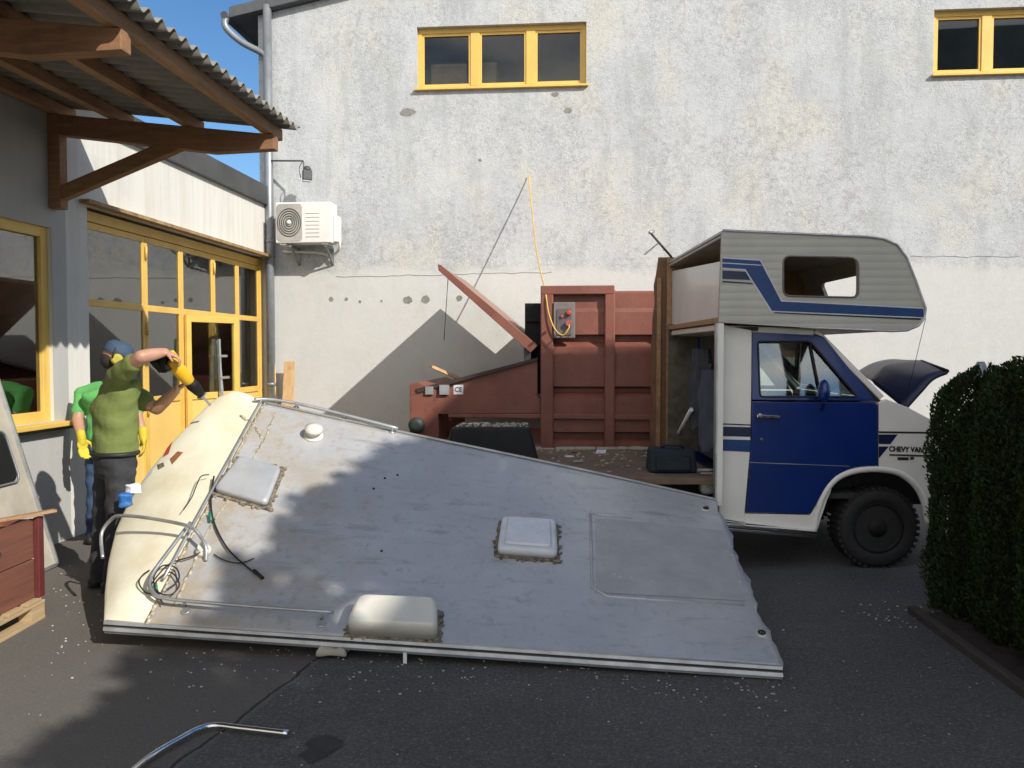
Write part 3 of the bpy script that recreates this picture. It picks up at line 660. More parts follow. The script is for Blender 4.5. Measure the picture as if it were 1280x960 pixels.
# dark machinery between lid and box
m = MB(); A = C(656, 379, .35); m.obox(V((A.x, A.y, 1.2)), EX*.5, EY*.9, EZ*(A.z-1.2)); m.box((A.x+.12, A.y-.03, A.z-.2), (.22, .06, .05), -YAW); m.box((A.x+.12, A.y-.03, A.z-.45), (.22, .06, .12), -YAW)
m.build('hydraulic_unit', M['blackp'], ct, bevel=.01)
# control panel
m = MB(); m.plate(prect(692, 378, 719, 423, -.02), [], -EY*.05); cb = m.build('control_box', simple('grey_box', (.20, .17, .16), .5), ct, bevel=.01)
m = MB(); m.plate(prect(696, 386, 714, 419, -.072), [], -EY*.008); m.build('panel_face', simple('panel_face', (.12, .10, .10), .4), cb)
m = MB(); c = C(711, 391, -.085); m.lathe(c, -EY, [(.03, 0), (.03, .03), (.02, .035)], 14); m.build('button', M['redplastic'], cb)
m = MB(); c = C(703, 395, -.082); m.lathe(c, -EY, [(.02, 0), (.02, .02)], 12); c = C(711, 404, -.082); m.lathe(c, -EY, [(.035, 0), (.035, .05)], 12); m.build('socket', simple('pinkish', (.4, .1, .09), .5), cb)
# hopper arm
def wedge(pts, d0, d1, name, mat_=None, bev=.01):
    m = MB(); m.plate([C(x, y, d0) for x, y in pts], [], EY*(d1-d0)); return m.build(name, mat_ or M['red'], ct, bevel=bev)
for d in (0, CW-.12):
    wedge([(524, 489), (672, 450), (672, 498), (540, 498)], d+.03, d+.10, 'hopper_side')
    wedge([(540, 494), (676, 497), (676, 517), (551, 518), (540, 516)], d, d+.12, 'arm_beam')
    wedge([(520, 486), (672, 447), (672, 450.5), (522, 491)], d-.02, d+.14, 'hopper_rim', simple('dark_rim', (.05, .03, .025), .6), 0)
wedge([(512, 480), (520, 478), (547, 487), (549, 560), (512, 560)], 0, CW-.02, 'end_post')
wedge([(549, 553), (840, 560), (840, 575), (549, 570)], .0, CW, 'base_frame')
wedge([(690, 517), (850, 519), (850, 526), (560, 522), (560, 518)], -.03, .0, 'side_rail')
m = MB(); c = C(522, 531, -.0); m.lathe(c, -EY, [(.055, 0), (.085, .01), (.095, .05), (.09, .1), (.03, .11)], 20); m.build('roller', simple('dark_green_wheel', (.03, .045, .035), .6), ct)
m = MB(); c = C(543, 487, -.02); m.plate(prect(532, 483, 542, 493, -.01), [], -EY*.02); m.plate(prect(550, 481, 562, 493, -.0), [], -EY*.04); m.each('fitting', M['alu'], ct)
# CE sticker
m = MB(); m.plate(prect(567, 481, 579, 493, .022), [], EY*.006); st = m.build('sticker', M['paper'], ct)
def text_mesh(txt, size, origin, ex, ez, m_, parent, name, ext=.002, bold=0, align='CENTER', sx=1):
    cu = bpy.data.curves.new('txt', 'FONT'); cu.body = txt; cu.size = size; cu.extrude = ext; cu.align_x = align; cu.align_y = 'CENTER'; cu.offset = bold
    o = bpy.data.objects.new('txt', cu); COL.objects.link(o); dg = bpy.context.evaluated_depsgraph_get(); me = bpy.data.meshes.new_from_object(o.evaluated_get(dg))
    bpy.data.objects.remove(o); n = ex.cross(ez)
    R = Matrix((ex*sx, ez, n)).transposed().to_4x4(); me.transform(Matrix.Translation(origin) @ R); me.materials.clear()
    return link(name, me, m_, parent)
text_mesh('CE', .075, C(573, 487, .018), EX, EZ, M['black'], st, 'lettering')
# raised lid
m = MB()
A = C(549, 331); B = C(671, 431); A2 = C(549, 337); B2 = C(664, 438)
m.plate([A, B, B2, A2], [], EY*CW); lid = m.build('lid', M['redlid'], ct, bevel=.006)
m = MB(); m.plate([C(547, 330, -.02), C(551, 331, -.02), C(672, 432, -.02), C(663, 441, -.02), C(548, 338, -.02)], [], EY*.05); m.build('lid_rim', M['red'], lid, bevel=.004)
m = MB(); m.tube([C(560, 348, .02), C(555, 425, .05)], .005, 5); m.build('chain', M['darkmetal'], lid)
m = MB(); m.box(C(661, 445, .3), (.08, .5, .22), -YAW); m.build('hinge_block', M['darkmetal'], lid)
# lumber sticking out of the hopper
m = MB(); m.bar(C(539, 458, .5), C(580, 476, .7), .09, .035)
tag(m.build('timber_offcut', M['plank']), 'orange-brown timber offcut poking out of the compactor hopper', 'timber')
# yellow cable
cb0 = Wp(661, 219, .03)
ce_ = C(681, 360, .25); pts = [cb0, cb0.lerp(ce_, .03)-EZ*.05]+[cb0.lerp(ce_, t)-EZ*.25*math.sin(math.pi*t) for t in (.2, .4, .6, .8)]+[ce_, C(682, 366, -.03), C(686, 392, -.08), C(694, 412, -.10), C(704, 419, -.12), C(711, 410, -.13), C(711, 404, -.12)]
m = MB(); m.tube(catmull(pts, 6), .009, 7); tag(m.build('power_cable', M['orange']), 'orange-yellow power cable from the white wall down to the compactor control box', 'cable')
# ---------------------------------------------------------------- van
VY = 6.50; VW = 2.0
vt = thing('camper_van', V((2.6, 7.4, 0)), 'blue and white cut-open camper van with over-cab berth and raised bonnet', 'van')
def Q(px, py, y=VY): return P(px, py, y)
def fromside(pts, y=VY, y2=None):    # side outline traced at the near side, moved to depth y2 with its real size
    o = [P(a, b, y) for a, b in pts]
    if y2 is not None: o = [V((p.x, y2, p.z)) for p in o]
    return o
def vplate(name, pts, holes, y, th, mat_, parent=None, bevel=.006, y0=VY):
    m = MB(); m.plate(fromside(pts, y0, y), [fromside(h, y0, y) for h in holes], V((0, th, 0))); return m.build(name, mat_, parent or vt, bevel=bevel)
def arc(cx, cy, r, a0, a1, n=10, ry=None): return [(cx+r*math.cos(math.radians(a0+(a1-a0)*i/n)), cy-(ry or r)*math.sin(math.radians(a0+(a1-a0)*i/n))) for i in range(n+1)]
yn, yf = VY, VY+VW
# near and far sides
rearp = [(899, 405), (940, 413), (939, 500), (938, 560), (931, 640), (931, 653), (899, 648)]
archf = [(1098, 583), (1115, 585), (1133, 592), (1147, 605), (1156, 625), (1160, 655)]
fender = [(1098, 503), (1108, 499), (1135, 509), (1165, 525), (1200, 545), (1222, 556), (1232, 575), (1236, 620), (1236, 665), (1200, 668), (1168, 668)]+archf[::-1]
door_low = [(940, 502), (1094, 503), (1097, 508), (1097, 582), (1072, 583), (1058, 588), (1045, 595), (1035, 606), (1027, 618), (1013, 642), (932, 640), (938, 565)]
sillp = [(899, 650), (931, 654), (931, 642), (1013, 644), (1030, 617), (1036, 608), (1040, 612), (1034, 626), (1026, 650), (1022, 664), (905, 652)]
door_up = [(940, 415), (1023, 417), (1034, 421), (1094, 501), (940, 500)]
win = roundpoly([(950, 427), (1016, 427), (1072, 496), (950, 496)], [4, 5, 4, 4], 3); win = [(p.x, p.y) for p in win]
for near in (1, 0):
    y = yn if near else yf; sgn = 1 if near else -1
    sp_ = vplate('side_panel', rearp, [], y, .03*sgn, M['whitep'], bevel=.004)
    fn = vplate('fender', fender, [], y, .03*sgn, M['whitep'], bevel=.008)
    dr = vplate('door', door_low, [], y-.004*sgn, .034*sgn, M['bluep'], bevel=.006)
    m = MB(); o_ = fromside(door_up, VY, y-.004*sgn); hh = fromside(win, VY, y-.004*sgn); bz = P(940, 500, VY).z
    lean = lambda p: V((p.x, p.y+sgn*.14*max(0, p.z-bz), p.z))
    m.plate([lean(p) for p in o_], [[lean(p) for p in hh]], V((0, .034*sgn, 0))); du = m.build('door_frame', M['bluep'], dr, bevel=.004)
    m = MB(); m.plate([lean(p)+V((0, .018*sgn, 0)) for p in hh], [], V((0, .004*sgn, 0))); m.build('window', M['vglass'], dr)
    rim = [lean(p)+V((0, -.002*sgn, 0)) for p in hh]; m = MB(); m.tube(rim, .008, 5, closed=True); m.build('window_seal', M['black'], dr)
    a = lean(fromside([(1016, 428)], VY, y)[0]); b = lean(fromside([(1026, 496)], VY, y)[0])
    m = MB(); m.tube([a, b], .009, 6); m.build('window_divider', M['black'], dr)
    if near:
        for k in range(1):
            m = MB(); m.tube([Q(936, 578, y-.006), Q(1062, 583, y-.006)], .004, 5); m.build('crease', M['zinc'], dr)
        a = Q(946, 520, y-.03); b = Q(975, 521.5, y-.03); m = MB(); m.bar(a, b, .025, .022); m.bar(a+V((.02, 0, 0)), a+V((.02, .03, 0)), .02, .02); m.bar(b-V((.02, 0, 0)), b+V((-.02, .03, 0)), .02, .02); m.lathe(Q(950, 519.5, y-.005), V((0, -1, 0)), [(.022, 0), (.018, .02)], 10)
        m.build('handle', M['chrome'], dr, bevel=.003)
        m = MB(); m.lathe(Q(952, 549, y-.003), V((0, -1, 0)), [(.012, 0), (.01, .008)], 10); m.build('lock', M['chrome'], dr)
        # mirror
        m = MB(); c = Q(1030, 489, y-.12); m.ball(c, (.045, .06, .09)); m.bar(c+V((0, 0, -.08)), Q(1026, 512, y), .02, .03); m.build('mirror', M['bluep'], dr)
# front/rear door gap lines
m = MB()
for a, b in (((940, 414), (939, 566)), ((939, 566), (931.5, 641)), ((1097.5, 505), (1097.5, 583))): m.tube([Q(*a, yn-.001), Q(*b, yn-.001)], .0035, 4)
m.each('door_gap', M['black'], vt)
for near, y in ((1, yn), (0, yf)):
    vplate('sill', sillp, [], y+.004, .05*(1 if near else -1), M['whitep'])
# wheel arch flare
ar = [Q(1018, 664), Q(1022, 640), Q(1031, 617), Q(1043, 601), Q(1058, 592), Q(1080, 587), Q(1103, 587), Q(1126, 592), Q(1145, 607), Q(1156, 628), Q(1161, 655)]
for y in (yn, yf):
    m = MB(); m.tube([V((p.x, y+(.01 if y == yn else -.01), p.z)) for p in catmull(ar, 4)], .026, 8); m.build('arch_flare', M['whitep'], vt)
# running board
m = MB(); a = Q(903, 655, yn-.07); b = Q(1022, 665, yn-.07)
m.obox(a+V((0, 0, -.02)), b-a, V((0, .14, 0)), V((0, 0, .022))); m.obox(a+V((0, 0, -.05)), b-a, V((0, .12, 0)), V((0, 0, .022))); rb = m.build('running_board', M['chrome'], vt, bevel=.003)
m = MB(); m.obox(a+V((0, .004, -.028)), b-a, V((0, .1, 0)), V((0, 0, .008))); m.build('rubber_strip', M['black'], rb)
# roof, windscreen, pillars, cowl, hood bay, front
def strip(a, b, y0, y1, th, name, mat_, parent=None):
    A = Q(*a); B = Q(*b); d = (B-A).normalized(); n = V((-d.z, 0, d.x))
    m = MB(); m.obox(V((A.x, y0, A.z)), V((B.x-A.x, 0, B.z-A.z)), V((0, y1-y0, 0)), -n*th); return m.build(name, mat_, parent or vt, bevel=.01)
strip((899, 405), (1022, 411), yn+.06, yf-.06, .05, 'cab_roof', M['whitep'])
A = Q(1024, 414); B = Q(1104, 499)
m = MB(); m.obox(V((A.x, yn+.12, A.z)), V((B.x-A.x, 0, B.z-A.z)), V((0, VW-.24, 0)), V((.004, 0, .004))); m.build('windscreen', M['vglass'], vt)
for y0, y1, ya, yb in ((yn+.075, yn, .07, .05), (yf-.145, yf-.06, .07, .05)):
    m = MB(); a = V((A.x, y0+.03, A.z+.01)); b = V((B.x, y1+.04, B.z+.01)); m.bar(a, b, .06, .045); m.build('pillar', M['whitep'], vt, bevel=.008)
    m = MB(); m.bar(a+V((-.02, -.001, -.028)), b+V((-.02, -.001, -.028)), .05, .02); m.build('pillar_seal', M['black'], vt)
strip((1100, 499), (1130, 507), yn+.03, yf-.03, .06, 'cowl', M['whitep'])
# engine bay rim and nose
m = MB(); prof = [(1130, 508), (1165, 524), (1200, 544)]
for ya, yb in ((yn+.03, yn+.2), (yf-.2, yf-.03)):
    for i in range(2):
        p0 = Q(*prof[i]); p1 = Q(*prof[i+1]); m.obox(V((p0.x, ya, p0.z)), p1-p0, V((0, yb-ya, 0)), V((0, 0, -.03)))
m.each('wing_top', M['whitep'], vt)
m = MB(); p0 = Q(1222, 556); m.obox(V((p0.x-.02, yn+.03, .45)), V((.06, 0, 0)), V((0, VW-.06, 0)), V((0, 0, p0.z-.45))); m.build('nose', M['whitep'], vt, bevel=.03)
m = MB(); m.obox(V((p0.x+.045, yn+.2, .62)), V((.01, 0, 0)), V((0, VW-.4, 0)), V((0, 0, .25))); m.build('radiator_grille', M['blackp'], vt)
m = MB(); m.obox(V((p0.x+.05, yn, .42)), V((.1, 0, 0)), V((0, VW, 0)), V((0, 0, .16))); m.build('bumper', M['chrome'], vt, bevel=.02)
for y in (yn+.28, yf-.28):
    m = MB(); m.lathe(V((p0.x+.04, y, .76)), V((1, 0, 0)), [(.09, 0), (.09, .03), (.06, .045)], 20); m.build('headlight', M['dome'], vt)
m = MB(); m.box((3.15, 7.5, .75), (.55, .6, .45)); m.box((3.15, 7.5, 1.02), (.35, .35, .1)); m.build('engine', M['darkmetal'], vt, bevel=.03)
m = MB(); m.obox(V((Q(1096, 500).x-.02, yn+.34, .45)), V((.03, 0, 0)), V((0, VW-.68, 0)), V((0, 0, Q(1096, 500).z-.47))); m.build('firewall', M['dark'], vt)
# raised hood: curved skin hinged at the cowl
crs = [((1096, 492), 6.95), ((1073, 463), 8.1)]
near_edge = catmull([P(1131, 511, 6.72), P(1152, 487, 6.74), P(1166, 472, 6.76), P(1184, 464, 6.78)], 4)
crease = catmull([P(1092, 479, 7.1), P(1100, 468, 7.2), P(1110, 458, 7.3), P(1152, 452, 7.35)], 4)
far_edge = catmull([P(1072, 464, 8.2), P(1090, 454, 8.3), P(1112, 449, 8.3), P(1135, 450, 8.3)], 4)
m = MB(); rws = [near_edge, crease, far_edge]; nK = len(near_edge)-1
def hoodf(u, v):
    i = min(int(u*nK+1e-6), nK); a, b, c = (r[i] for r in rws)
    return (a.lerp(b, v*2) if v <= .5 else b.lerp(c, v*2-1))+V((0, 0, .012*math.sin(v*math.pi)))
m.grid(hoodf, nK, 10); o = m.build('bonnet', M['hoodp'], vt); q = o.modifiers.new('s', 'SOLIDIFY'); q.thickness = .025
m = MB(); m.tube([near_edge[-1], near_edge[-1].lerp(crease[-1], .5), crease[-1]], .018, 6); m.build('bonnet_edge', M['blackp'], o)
m = MB(); c = P(1131, 513, 6.62); m.lathe(c, EZ, [(.022, 0), (.015, .03), (.006, .05)], 10); m.tube([c+EZ*.04, P(1157, 398, 6.62)], .0022, 5); m.build('radio_antenna', M['blackp'], vt)
# badge
bp = Q(1133, 562, yn-.002)
text_mesh('CHEVY VAN', .056, bp+V((.0, 0, 0)), V((1, 0, -.03)).normalized(), V((0.03, 0, 1)).normalized(), M['black'], vt, 'lettering', .002, .002, sx=.88)
m = MB(); m.obox(Q(1112, 569.5, yn-.004), V((.29, 0, -.008)), V((0, .005, 0)), V((0, 0, .012))); m.obox(Q(1122, 575, yn-.004), V((.085, 0, -.002)), V((0, .005, 0)), V((0, 0, .022))); m.build('badge', M['black'], vt)
text_mesh('30', .032, Q(1140, 573, yn-.004), V((1, 0, 0)), V((0, 0, 1)), M['black'], vt, 'lettering', .002, .001)
# stripes (painted bands on the white panels)
def stripe(pts, mat_, y=yn, name='stripe', th=.002): m = MB(); m.plate([Q(a, b, y) for a, b in pts], [], V((0, -th, 0))); return m.build(name, mat_, vt)
stripe([(899, 529), (938.5, 530.5), (938.5, 532), (899, 530.5)], M['black'], yn-.001)
stripe([(899, 533), (938.5, 534), (938.5, 546), (899, 545)], M['navy'], yn-.001)
stripe([(899, 549), (938.5, 550), (937.5, 565), (899, 563)], M['bluestripe'], yn-.001)
stripe([(1098.5, 539), (1172, 540), (1172, 542), (1098.5, 541.5)], M['black'], yn-.001)
stripe([(1098.5, 543), (1122, 543), (1113, 555), (1098.5, 555)], M['navy'], yn-.001)
stripe([(1098.5, 558), (1111, 558), (1098.5, 573)], M['navy'], yn-.001)
# wheels
def wheel(c, r, out):
    m = MB(); wd = .24; a = V((0, out, 0))
    m.lathe(c, a, [(r*.62, -wd/2), (r*.9, -wd/2), (r*.985, -wd/2+.03), (r, -wd/4), (r, wd/4), (r*.985, wd/2-.03), (r*.9, wd/2), (r*.66, wd/2-.01), (r*.62, wd/2-.03)], 40)
    wh = m.build('wheel', M['tyre'], vt)
    m = MB()
    for k in range(40):
        t = 2*math.pi*k/40; p = c+V((math.cos(t)*r*.965, 0, math.sin(t)*r*.965)); tz = V((math.cos(t), 0, math.sin(t))); tx = V((-math.sin(t), 0, math.cos(t)))
        for yy in (-.11,): m.obox(p+V((0, yy, 0))-tx*.014, tx*.028, V((0, .22, 0)), tz*.025*r/.375)
    m.build('tread', M['tyre'], wh)
    m = MB(); m.lathe(c, a, [(r*.64, wd/2-.035), (r*.63, wd/2-.015), (r*.58, wd/2-.02), (r*.5, wd/2-.07), (r*.3, wd/2-.09), (r*.28, wd/2-.04), (r*.12, wd/2+.0), (.01, wd/2+.0)], 32); ri = m.build('rim', M['blackp'], wh)
    m = MB()
    for k in range(8):
        t = 2*math.pi*k/8; p = c+V((math.cos(t)*r*.4, out*(wd/2-.09), math.sin(t)*r*.4)); m.lathe(p, a, [(.014, 0), (.014, .03), (.008, .035)], 8)
    m.build('wheel_nut', M['chrome'], ri)
wc = Q(1091, 657, yn+.16); R_ = wc.z
wheel(wc, R_, -1); wheel(V((wc.x, yf-.16, R_)), R_, 1)
rx = -.75
for y, o_ in ((yn+.30, -1), (yf-.2, 1)): wheel(V((rx, y+.05, .36)), .36, o_)
# inner wheel house
m = MB(); m.box((wc.x, yn+.36, .85), (.8, .03, .75)); m.box((wc.x, yf-.36, .85), (.8, .03, .75)); m.box((wc.x-.5, 7.5, .8), (.03, 1.9, .5)); m.each('wheel_house', M['black'], vt)
# chassis rails, floor
m = MB()
for y in (yn+.55, yf-.55): m.bar(V((-2.3, y, .58)), V((3.5, y, .50)), .08, .16)
for x in (-1.8, -.9, 0, .9, 1.8): m.bar(V((x, yn+.2, .6)), V((x, yf-.2, .6)), .06, .08)
m.bar(V((wc.x, yn+.2, R_)), V((wc.x, yf-.2, R_)), .1, .1); m.bar(V((rx, yn+.35, .36)), V((rx, yf-.25, .36)), .12, .12); m.build('chassis', M['black'], vt)
FZ = .70
m = MB(); m.obox(V((-2.1, 6.62, FZ-.05)), V((3.78, 0, 0)), V((0, 2.05, 0)), V((0, 0, .05))); fl = m.build('floor_deck', M['plyf'], vt, bevel=.004)
m = MB(); m.obox(V((1.68, 6.56, .55)), V((1.1, 0, 0)), V((0, 1.88, 0)), V((0, 0, .04))); m.build('cab_floor', M['dark'], vt)
m = MB()  # splintered far wall stub along the deck edge
rnd = random.Random(4); x = -1.2
while x < 1.5:
    w_ = rnd.uniform(.04, .22); m.obox(V((x, 8.6, FZ)), V((w_, 0, 0)), V((0, .03, 0)), V((0, 0, rnd.uniform(.01, .035)))); x += w_+rnd.uniform(0, .02)
m.build('wall_stub', M['beige'], fl)
# ---- over-cab berth
OY0, OY1 = 6.40, 8.62
oc = [(903, 288), (1085, 296), (1105, 299), (1121, 306), (1133, 322), (1145, 352), (1157, 386), (1155, 398), (1148, 407), (1134, 413), (1115, 414), (1000, 409), (899, 403)]
ow = [(p.x, p.y) for p in roundpoly([(979, 320), (1073, 322), (1073, 372), (979, 370)], [9, 12, 9, 9], 4)]
o3 = fromside(oc, OY0); w3 = fromside(ow, OY0)
m = MB(); m.plate(o3, [w3], V((0, .03, 0))); ob = m.build('berth_side', M['siding'], vt)
far = [V((p.x, OY1, p.z)) for p in o3]; m = MB(); m.plate(far, [], V((0, -.03, 0))); m.build('berth_side', M['siding'], vt)
m = MB(); m.plate([p+V((0, .032, 0)) for p in o3[:-1]]+[o3[-1]+V((0, .032, 0))], [[p+V((0, .032, 0)) for p in w3]], V((0, .012, 0)));
m.plate([p+V((0, -.032, 0)) for p in far], [], V((0, -.012, 0))); m.each('berth_lining', M['warm'], vt)
m = MB(); m.tube(w3, .008, 6, closed=True); m.build('window_rim', simple('grey_rim', (.16, .14, .12), .5), ob)
m = MB(); m.tube([p+V((0, -.004, 0)) for p in o3[:-1]], .009, 6); m.tube([p+V((0, .004, 0)) for p in far[:-1]], .009, 6); m.each('edge_trim', M['alu'], ob)
# top skin
def skin(i0, i1, th, name, mat_, y0=OY0, y1=OY1, hole=None, off=0):
    m = MB()
    for i in range(i0, i1):
        A = o3[i]; B = o3[i+1]; d = (B-A).normalized(); n = V((-d.z, 0, d.x))
        m.obox(V((A.x, y0, A.z))-n*off, V((B.x-A.x, 0, B.z-A.z)), V((0, y1-y0, 0)), -n*th)
    return m.build(name, mat_, vt)
yi0, yi1 = OY0+.031, OY1-.031
skin(0, 4, .02, 'berth_roof', M['siding'], yi0, yi1)
# sloping front with its window opening
A = o3[4]; B = o3[6]; d = (B-A)
def fp(y, t, off=0): q = A+d*t; n = V((-d.z, 0, d.x)).normalized(); return V((q.x, y, q.z))-n*off
hole = [fp(y, t) for y, t in [(a_, b_) for a_, b_ in rrect(6.85, .12, 8.15, .82, .1, 4)]]
m = MB(); n_ = V((-d.z, 0, d.x)).normalized(); m.plate([fp(yi0, 0), fp(yi1, 0), fp(yi1, 1), fp(yi0, 1)], [hole], -n_*.03); m.build('berth_front', M['siding'], vt)
skin(6, 10, .02, 'berth_chin', M['siding'], yi0, yi1)
A9 = o3[10]; A12 = o3[12]
m = MB(); m.obox(V((A12.x, yi0, A12.z)), V((A9.x-A12.x, 0, A9.z-A12.z)), V((0, yi1-yi0, 0)), V((0, 0, .04))); m.build('berth_floor', M['warm'], vt)
A0 = o3[0]; m = MB(); m.obox(V((A0.x, yi0+.02, A0.z-.03)), V((o3[2].x-A0.x, 0, o3[2].z-A0.z)), V((0, yi1-yi0-.04, 0)), V((0, 0, -.02))); m.build('berth_ceiling', M['beige'], vt)
# partition inside the berth, seen through the cut end
m = MB(); xp = A12.x+.05; m.plate([V((xp, yi0+.05, A12.z+.04)), V((xp, yi1-.02, A12.z+.04)), V((xp, yi1-.02, A0.z-.10)), V((xp, yi0+.05, A0.z-.22))], [], V((.02, 0, 0))); m.build('berth_partition', M['whitep'], vt)
# berth stripes
def ostripe(pts, mat_, k=0): m = MB(); m.plate([P(a, b, OY0-.001-.0012*k) for a, b in pts], [], V((0, -.001, 0))); return m.build('stripe', mat_, vt)
ostripe([(903, 322), (951, 324.6), (977.5, 375.6), (1154, 384.6), (1155.8, 398), (964, 390), (931, 338), (903, 336)], M['stripew'])
ostripe([(903, 323), (950, 325.8), (976.5, 376.8), (1154, 386), (1155, 396.5), (965, 388.5), (932, 336.5), (903, 334.5)], M['bluestripe'], 1)
ostripe([(903, 328), (951, 331), (952, 332), (903, 329.2)], M['stripew'], 2)
ostripe([(903, 338), (932, 339.5), (938, 350), (903, 348.5)], M['navy'], 1)
ostripe([(903, 351), (939, 353.5), (941, 355), (903, 352.8)], M['black'], 1)
ostripe([(967, 390), (1152, 398), (1150, 400), (969, 391.5)], M['black'], 1)
# cut post, remaining walls behind
m = MB(); a = P(904, 404, OY0+.01); m.obox(V((a.x-.045, OY0+.0, .52)), V((.05, 0, 0)), V((0, .06, 0)), V((0, 0, a.z-.52))); cp_ = m.build('corner_post', M['whitep'], vt, bevel=.003)
m = MB(); m.obox(V((a.x-.052, OY0-.004, .50)), V((.012, 0, 0)), V((0, .07, 0)), V((0, 0, a.z-.5))); m.build('post_trim', M['alu'], cp_)
xc = o3[0].x
m = MB(); rnd = random.Random(9)
zt_ = P(840, 322, OY1).z; x = xc-.16
outl = [(xc-.10, zt_), (xc+.12, zt_), (xc+.12, FZ)]; zs = FZ
left = []
while zs < zt_-.05: left.append((xc-.16+rnd.uniform(-.02, .02)+(.03 if zs > 2.2 else 0), zs)); zs += rnd.uniform(.08, .2)
m.plate([V((x_, OY1-.03, z_)) for x_, z_ in outl+left[:1]+left[1:][:0]][:3]+[V((x_, OY1-.03, z_)) for x_, z_ in left], [], V((0, .03, 0))); m.build('far_wall', M['ply'], vt)
m = MB(); m.obox(V((xc-.02, OY1-.06, FZ)), V((.05, 0, 0)), V((0, .03, 0)), V((0, 0, zt_-FZ))); m.obox(V((xc-.12, OY1-.075, FZ)), V((.04, 0, 0)), V((0, .04, 0)), V((0, 0, 1.75))); m.each('wall_stud', M['timbery'], vt, bevel=.003)
m = MB(); m.obox(V((xc-.02, yf-.05, FZ)), V((.5, 0, 0)), V((0, .02, 0)), V((0, 0, 1.28))); m.build('inner_lining', simple('grimy_lining', (.14, .12, .09), .9, var=.5, scale=8), vt)
# frame round the cab opening and side wall linings
m = MB(); zz = o3[12].z
m.obox(V((xc+.02, yn+.04, zz-.06)), V((.3, 0, 0)), V((0, VW-.0, 0)), V((0, 0, .03))); m.obox(V((xc+.28, yn+.95, FZ)), V((.02, 0, 0)), V((0, 1.1, 0)), V((0, 0, 1.25))); m.build('cab_bulkhead', M['cloth'], vt)
# front seats
for y in (yn+.45, yf-.5):
    m = MB(); m.box((2.15, y, .82), (.5, .5, .16)); m.obox(V((1.82, y-.24, .85)), V((.14, 0, 0)), V((0, .48, 0)), V((-.12, 0, .62))); m.box((1.78, y, 1.55), (.1, .28, .18)); m.build('seat', M['cloth'], vt, bevel=.05)
m = MB(); m.box((2.78, 7.5, 1.12), (.25, 1.8, .28)); m.build('dashboard', M['blackp'], vt, bevel=.05)
m = MB(); c = V((2.6, yn+.5, 1.25)); ax = V((-.8, 0, .6)).normalized(); xx = V((0, 1, 0)); yy = ax.cross(xx)
m.tube([c+(xx*math.cos(k*math.pi/12)+yy*math.sin(k*math.pi/12))*.19 for k in range(24)], .014, 6, closed=True); m.tube([c+xx*.19, c-xx*.19], .012, 6); m.tube([c, c-ax*.2], .02, 6); m.build('steering_wheel', M['blackp'], vt)
# antenna on the berth roof
an = thing('tv_antenna', P(838, 322, 8.5), 'bent aluminium television antenna on the cut roof edge of the camper', 'antenna')
m = MB(); m.tube([P(840, 322, 8.5), P(813, 291, 8.5)], .012, 6); m.build('mast', M['darkmetal'], an)
m = MB(); m.tube([P(806, 318, 8.4), P(824, 303, 8.55)], .008, 6); m.tube([P(829, 313, 8.5), P(838, 305, 8.6)], .006, 6); m.tube([P(812, 291, 8.45), P(817, 289, 8.55)], .016, 6); m.each('element', M['alu'], an)
# ---------------------------------------------------------------- things lying on the deck
def lump(name, c, s, rz, mat_, lab, cat, group=None, seed=0, amp=.12, sub=3):
    m = MB(); rnd = random.Random(seed); m.ball((0, 0, 0), 1, sub=sub)
    ph = [rnd.uniform(0, 6) for _ in range(6)]
    for v in m.bm.verts:
        p = v.co.copy(); k = 1+amp*(math.sin(p.x*4+ph[0])+math.sin(p.y*5+ph[1])+math.sin(p.z*5+ph[2]))/2
        q = V((math.copysign(abs(p.x)**.55, p.x), math.copysign(abs(p.y)**.55, p.y), math.copysign(abs(p.z)**.55, p.z)))*k
        q = V((q.x*s[0]/2, q.y*s[1]/2, q.z*s[2]/2)); v.co = Matrix.Rotation(rz, 3, 'Z')@q+V(c)
    o = m.build(name, mat_); return tag(o, lab, cat, group)
bc = P(839, 586, 7.0); bc.z = FZ; bgt = thing('tool_bag', bc, 'dark teal tool bag on the cut deck beside the van opening', 'bag')
m = MB(); m.hexa([bc+V(q) for q in ((-.20, -.13, .004), (.20, -.13, .004), (.20, .13, .004), (-.20, .13, .004), (-.19, -.09, .21), (.18, -.09, .20), (.18, .09, .20), (-.19, .09, .21))]); m.build('bag_body', M['teal'], bgt, bevel=.03)
m = MB(); m.hexa([bc+V(q) for q in ((-.15, -.155, .03), (.13, -.155, .03), (.13, -.12, .03), (-.15, -.12, .03), (-.15, -.135, .14), (.13, -.135, .14), (.13, -.10, .14), (-.15, -.10, .14))]); m.build('pocket', M['teal'], bgt, bevel=.01)
m = MB(); m.tube(catmull([bc+V((-.1, -.05, .2)), bc+V((-.06, -.09, .235)), bc+V((.05, -.1, .23)), bc+V((.09, -.05, .2))], 5), .011, 6); m.build('handle', M['black'], bgt)
A = P(556, 569, 7.7); B = P(674, 569, 7.7)
m = MB(); m.hexa([V((A.x, 7.7, FZ)), V((B.x, 7.7, FZ)), V((B.x-.03, 8.3, FZ)), V((A.x+.03, 8.3, FZ)), V((A.x+.05, 7.76, FZ+.30)), V((B.x-.08, 7.76, FZ+.30)), V((B.x-.1, 8.25, FZ+.30)), V((A.x+.08, 8.25, FZ+.30))])
tag(m.build('black_box', M['blackp'], bevel=.03), 'low black plastic box with debris on top at the tail of the deck', 'box')
rnd = random.Random(12)
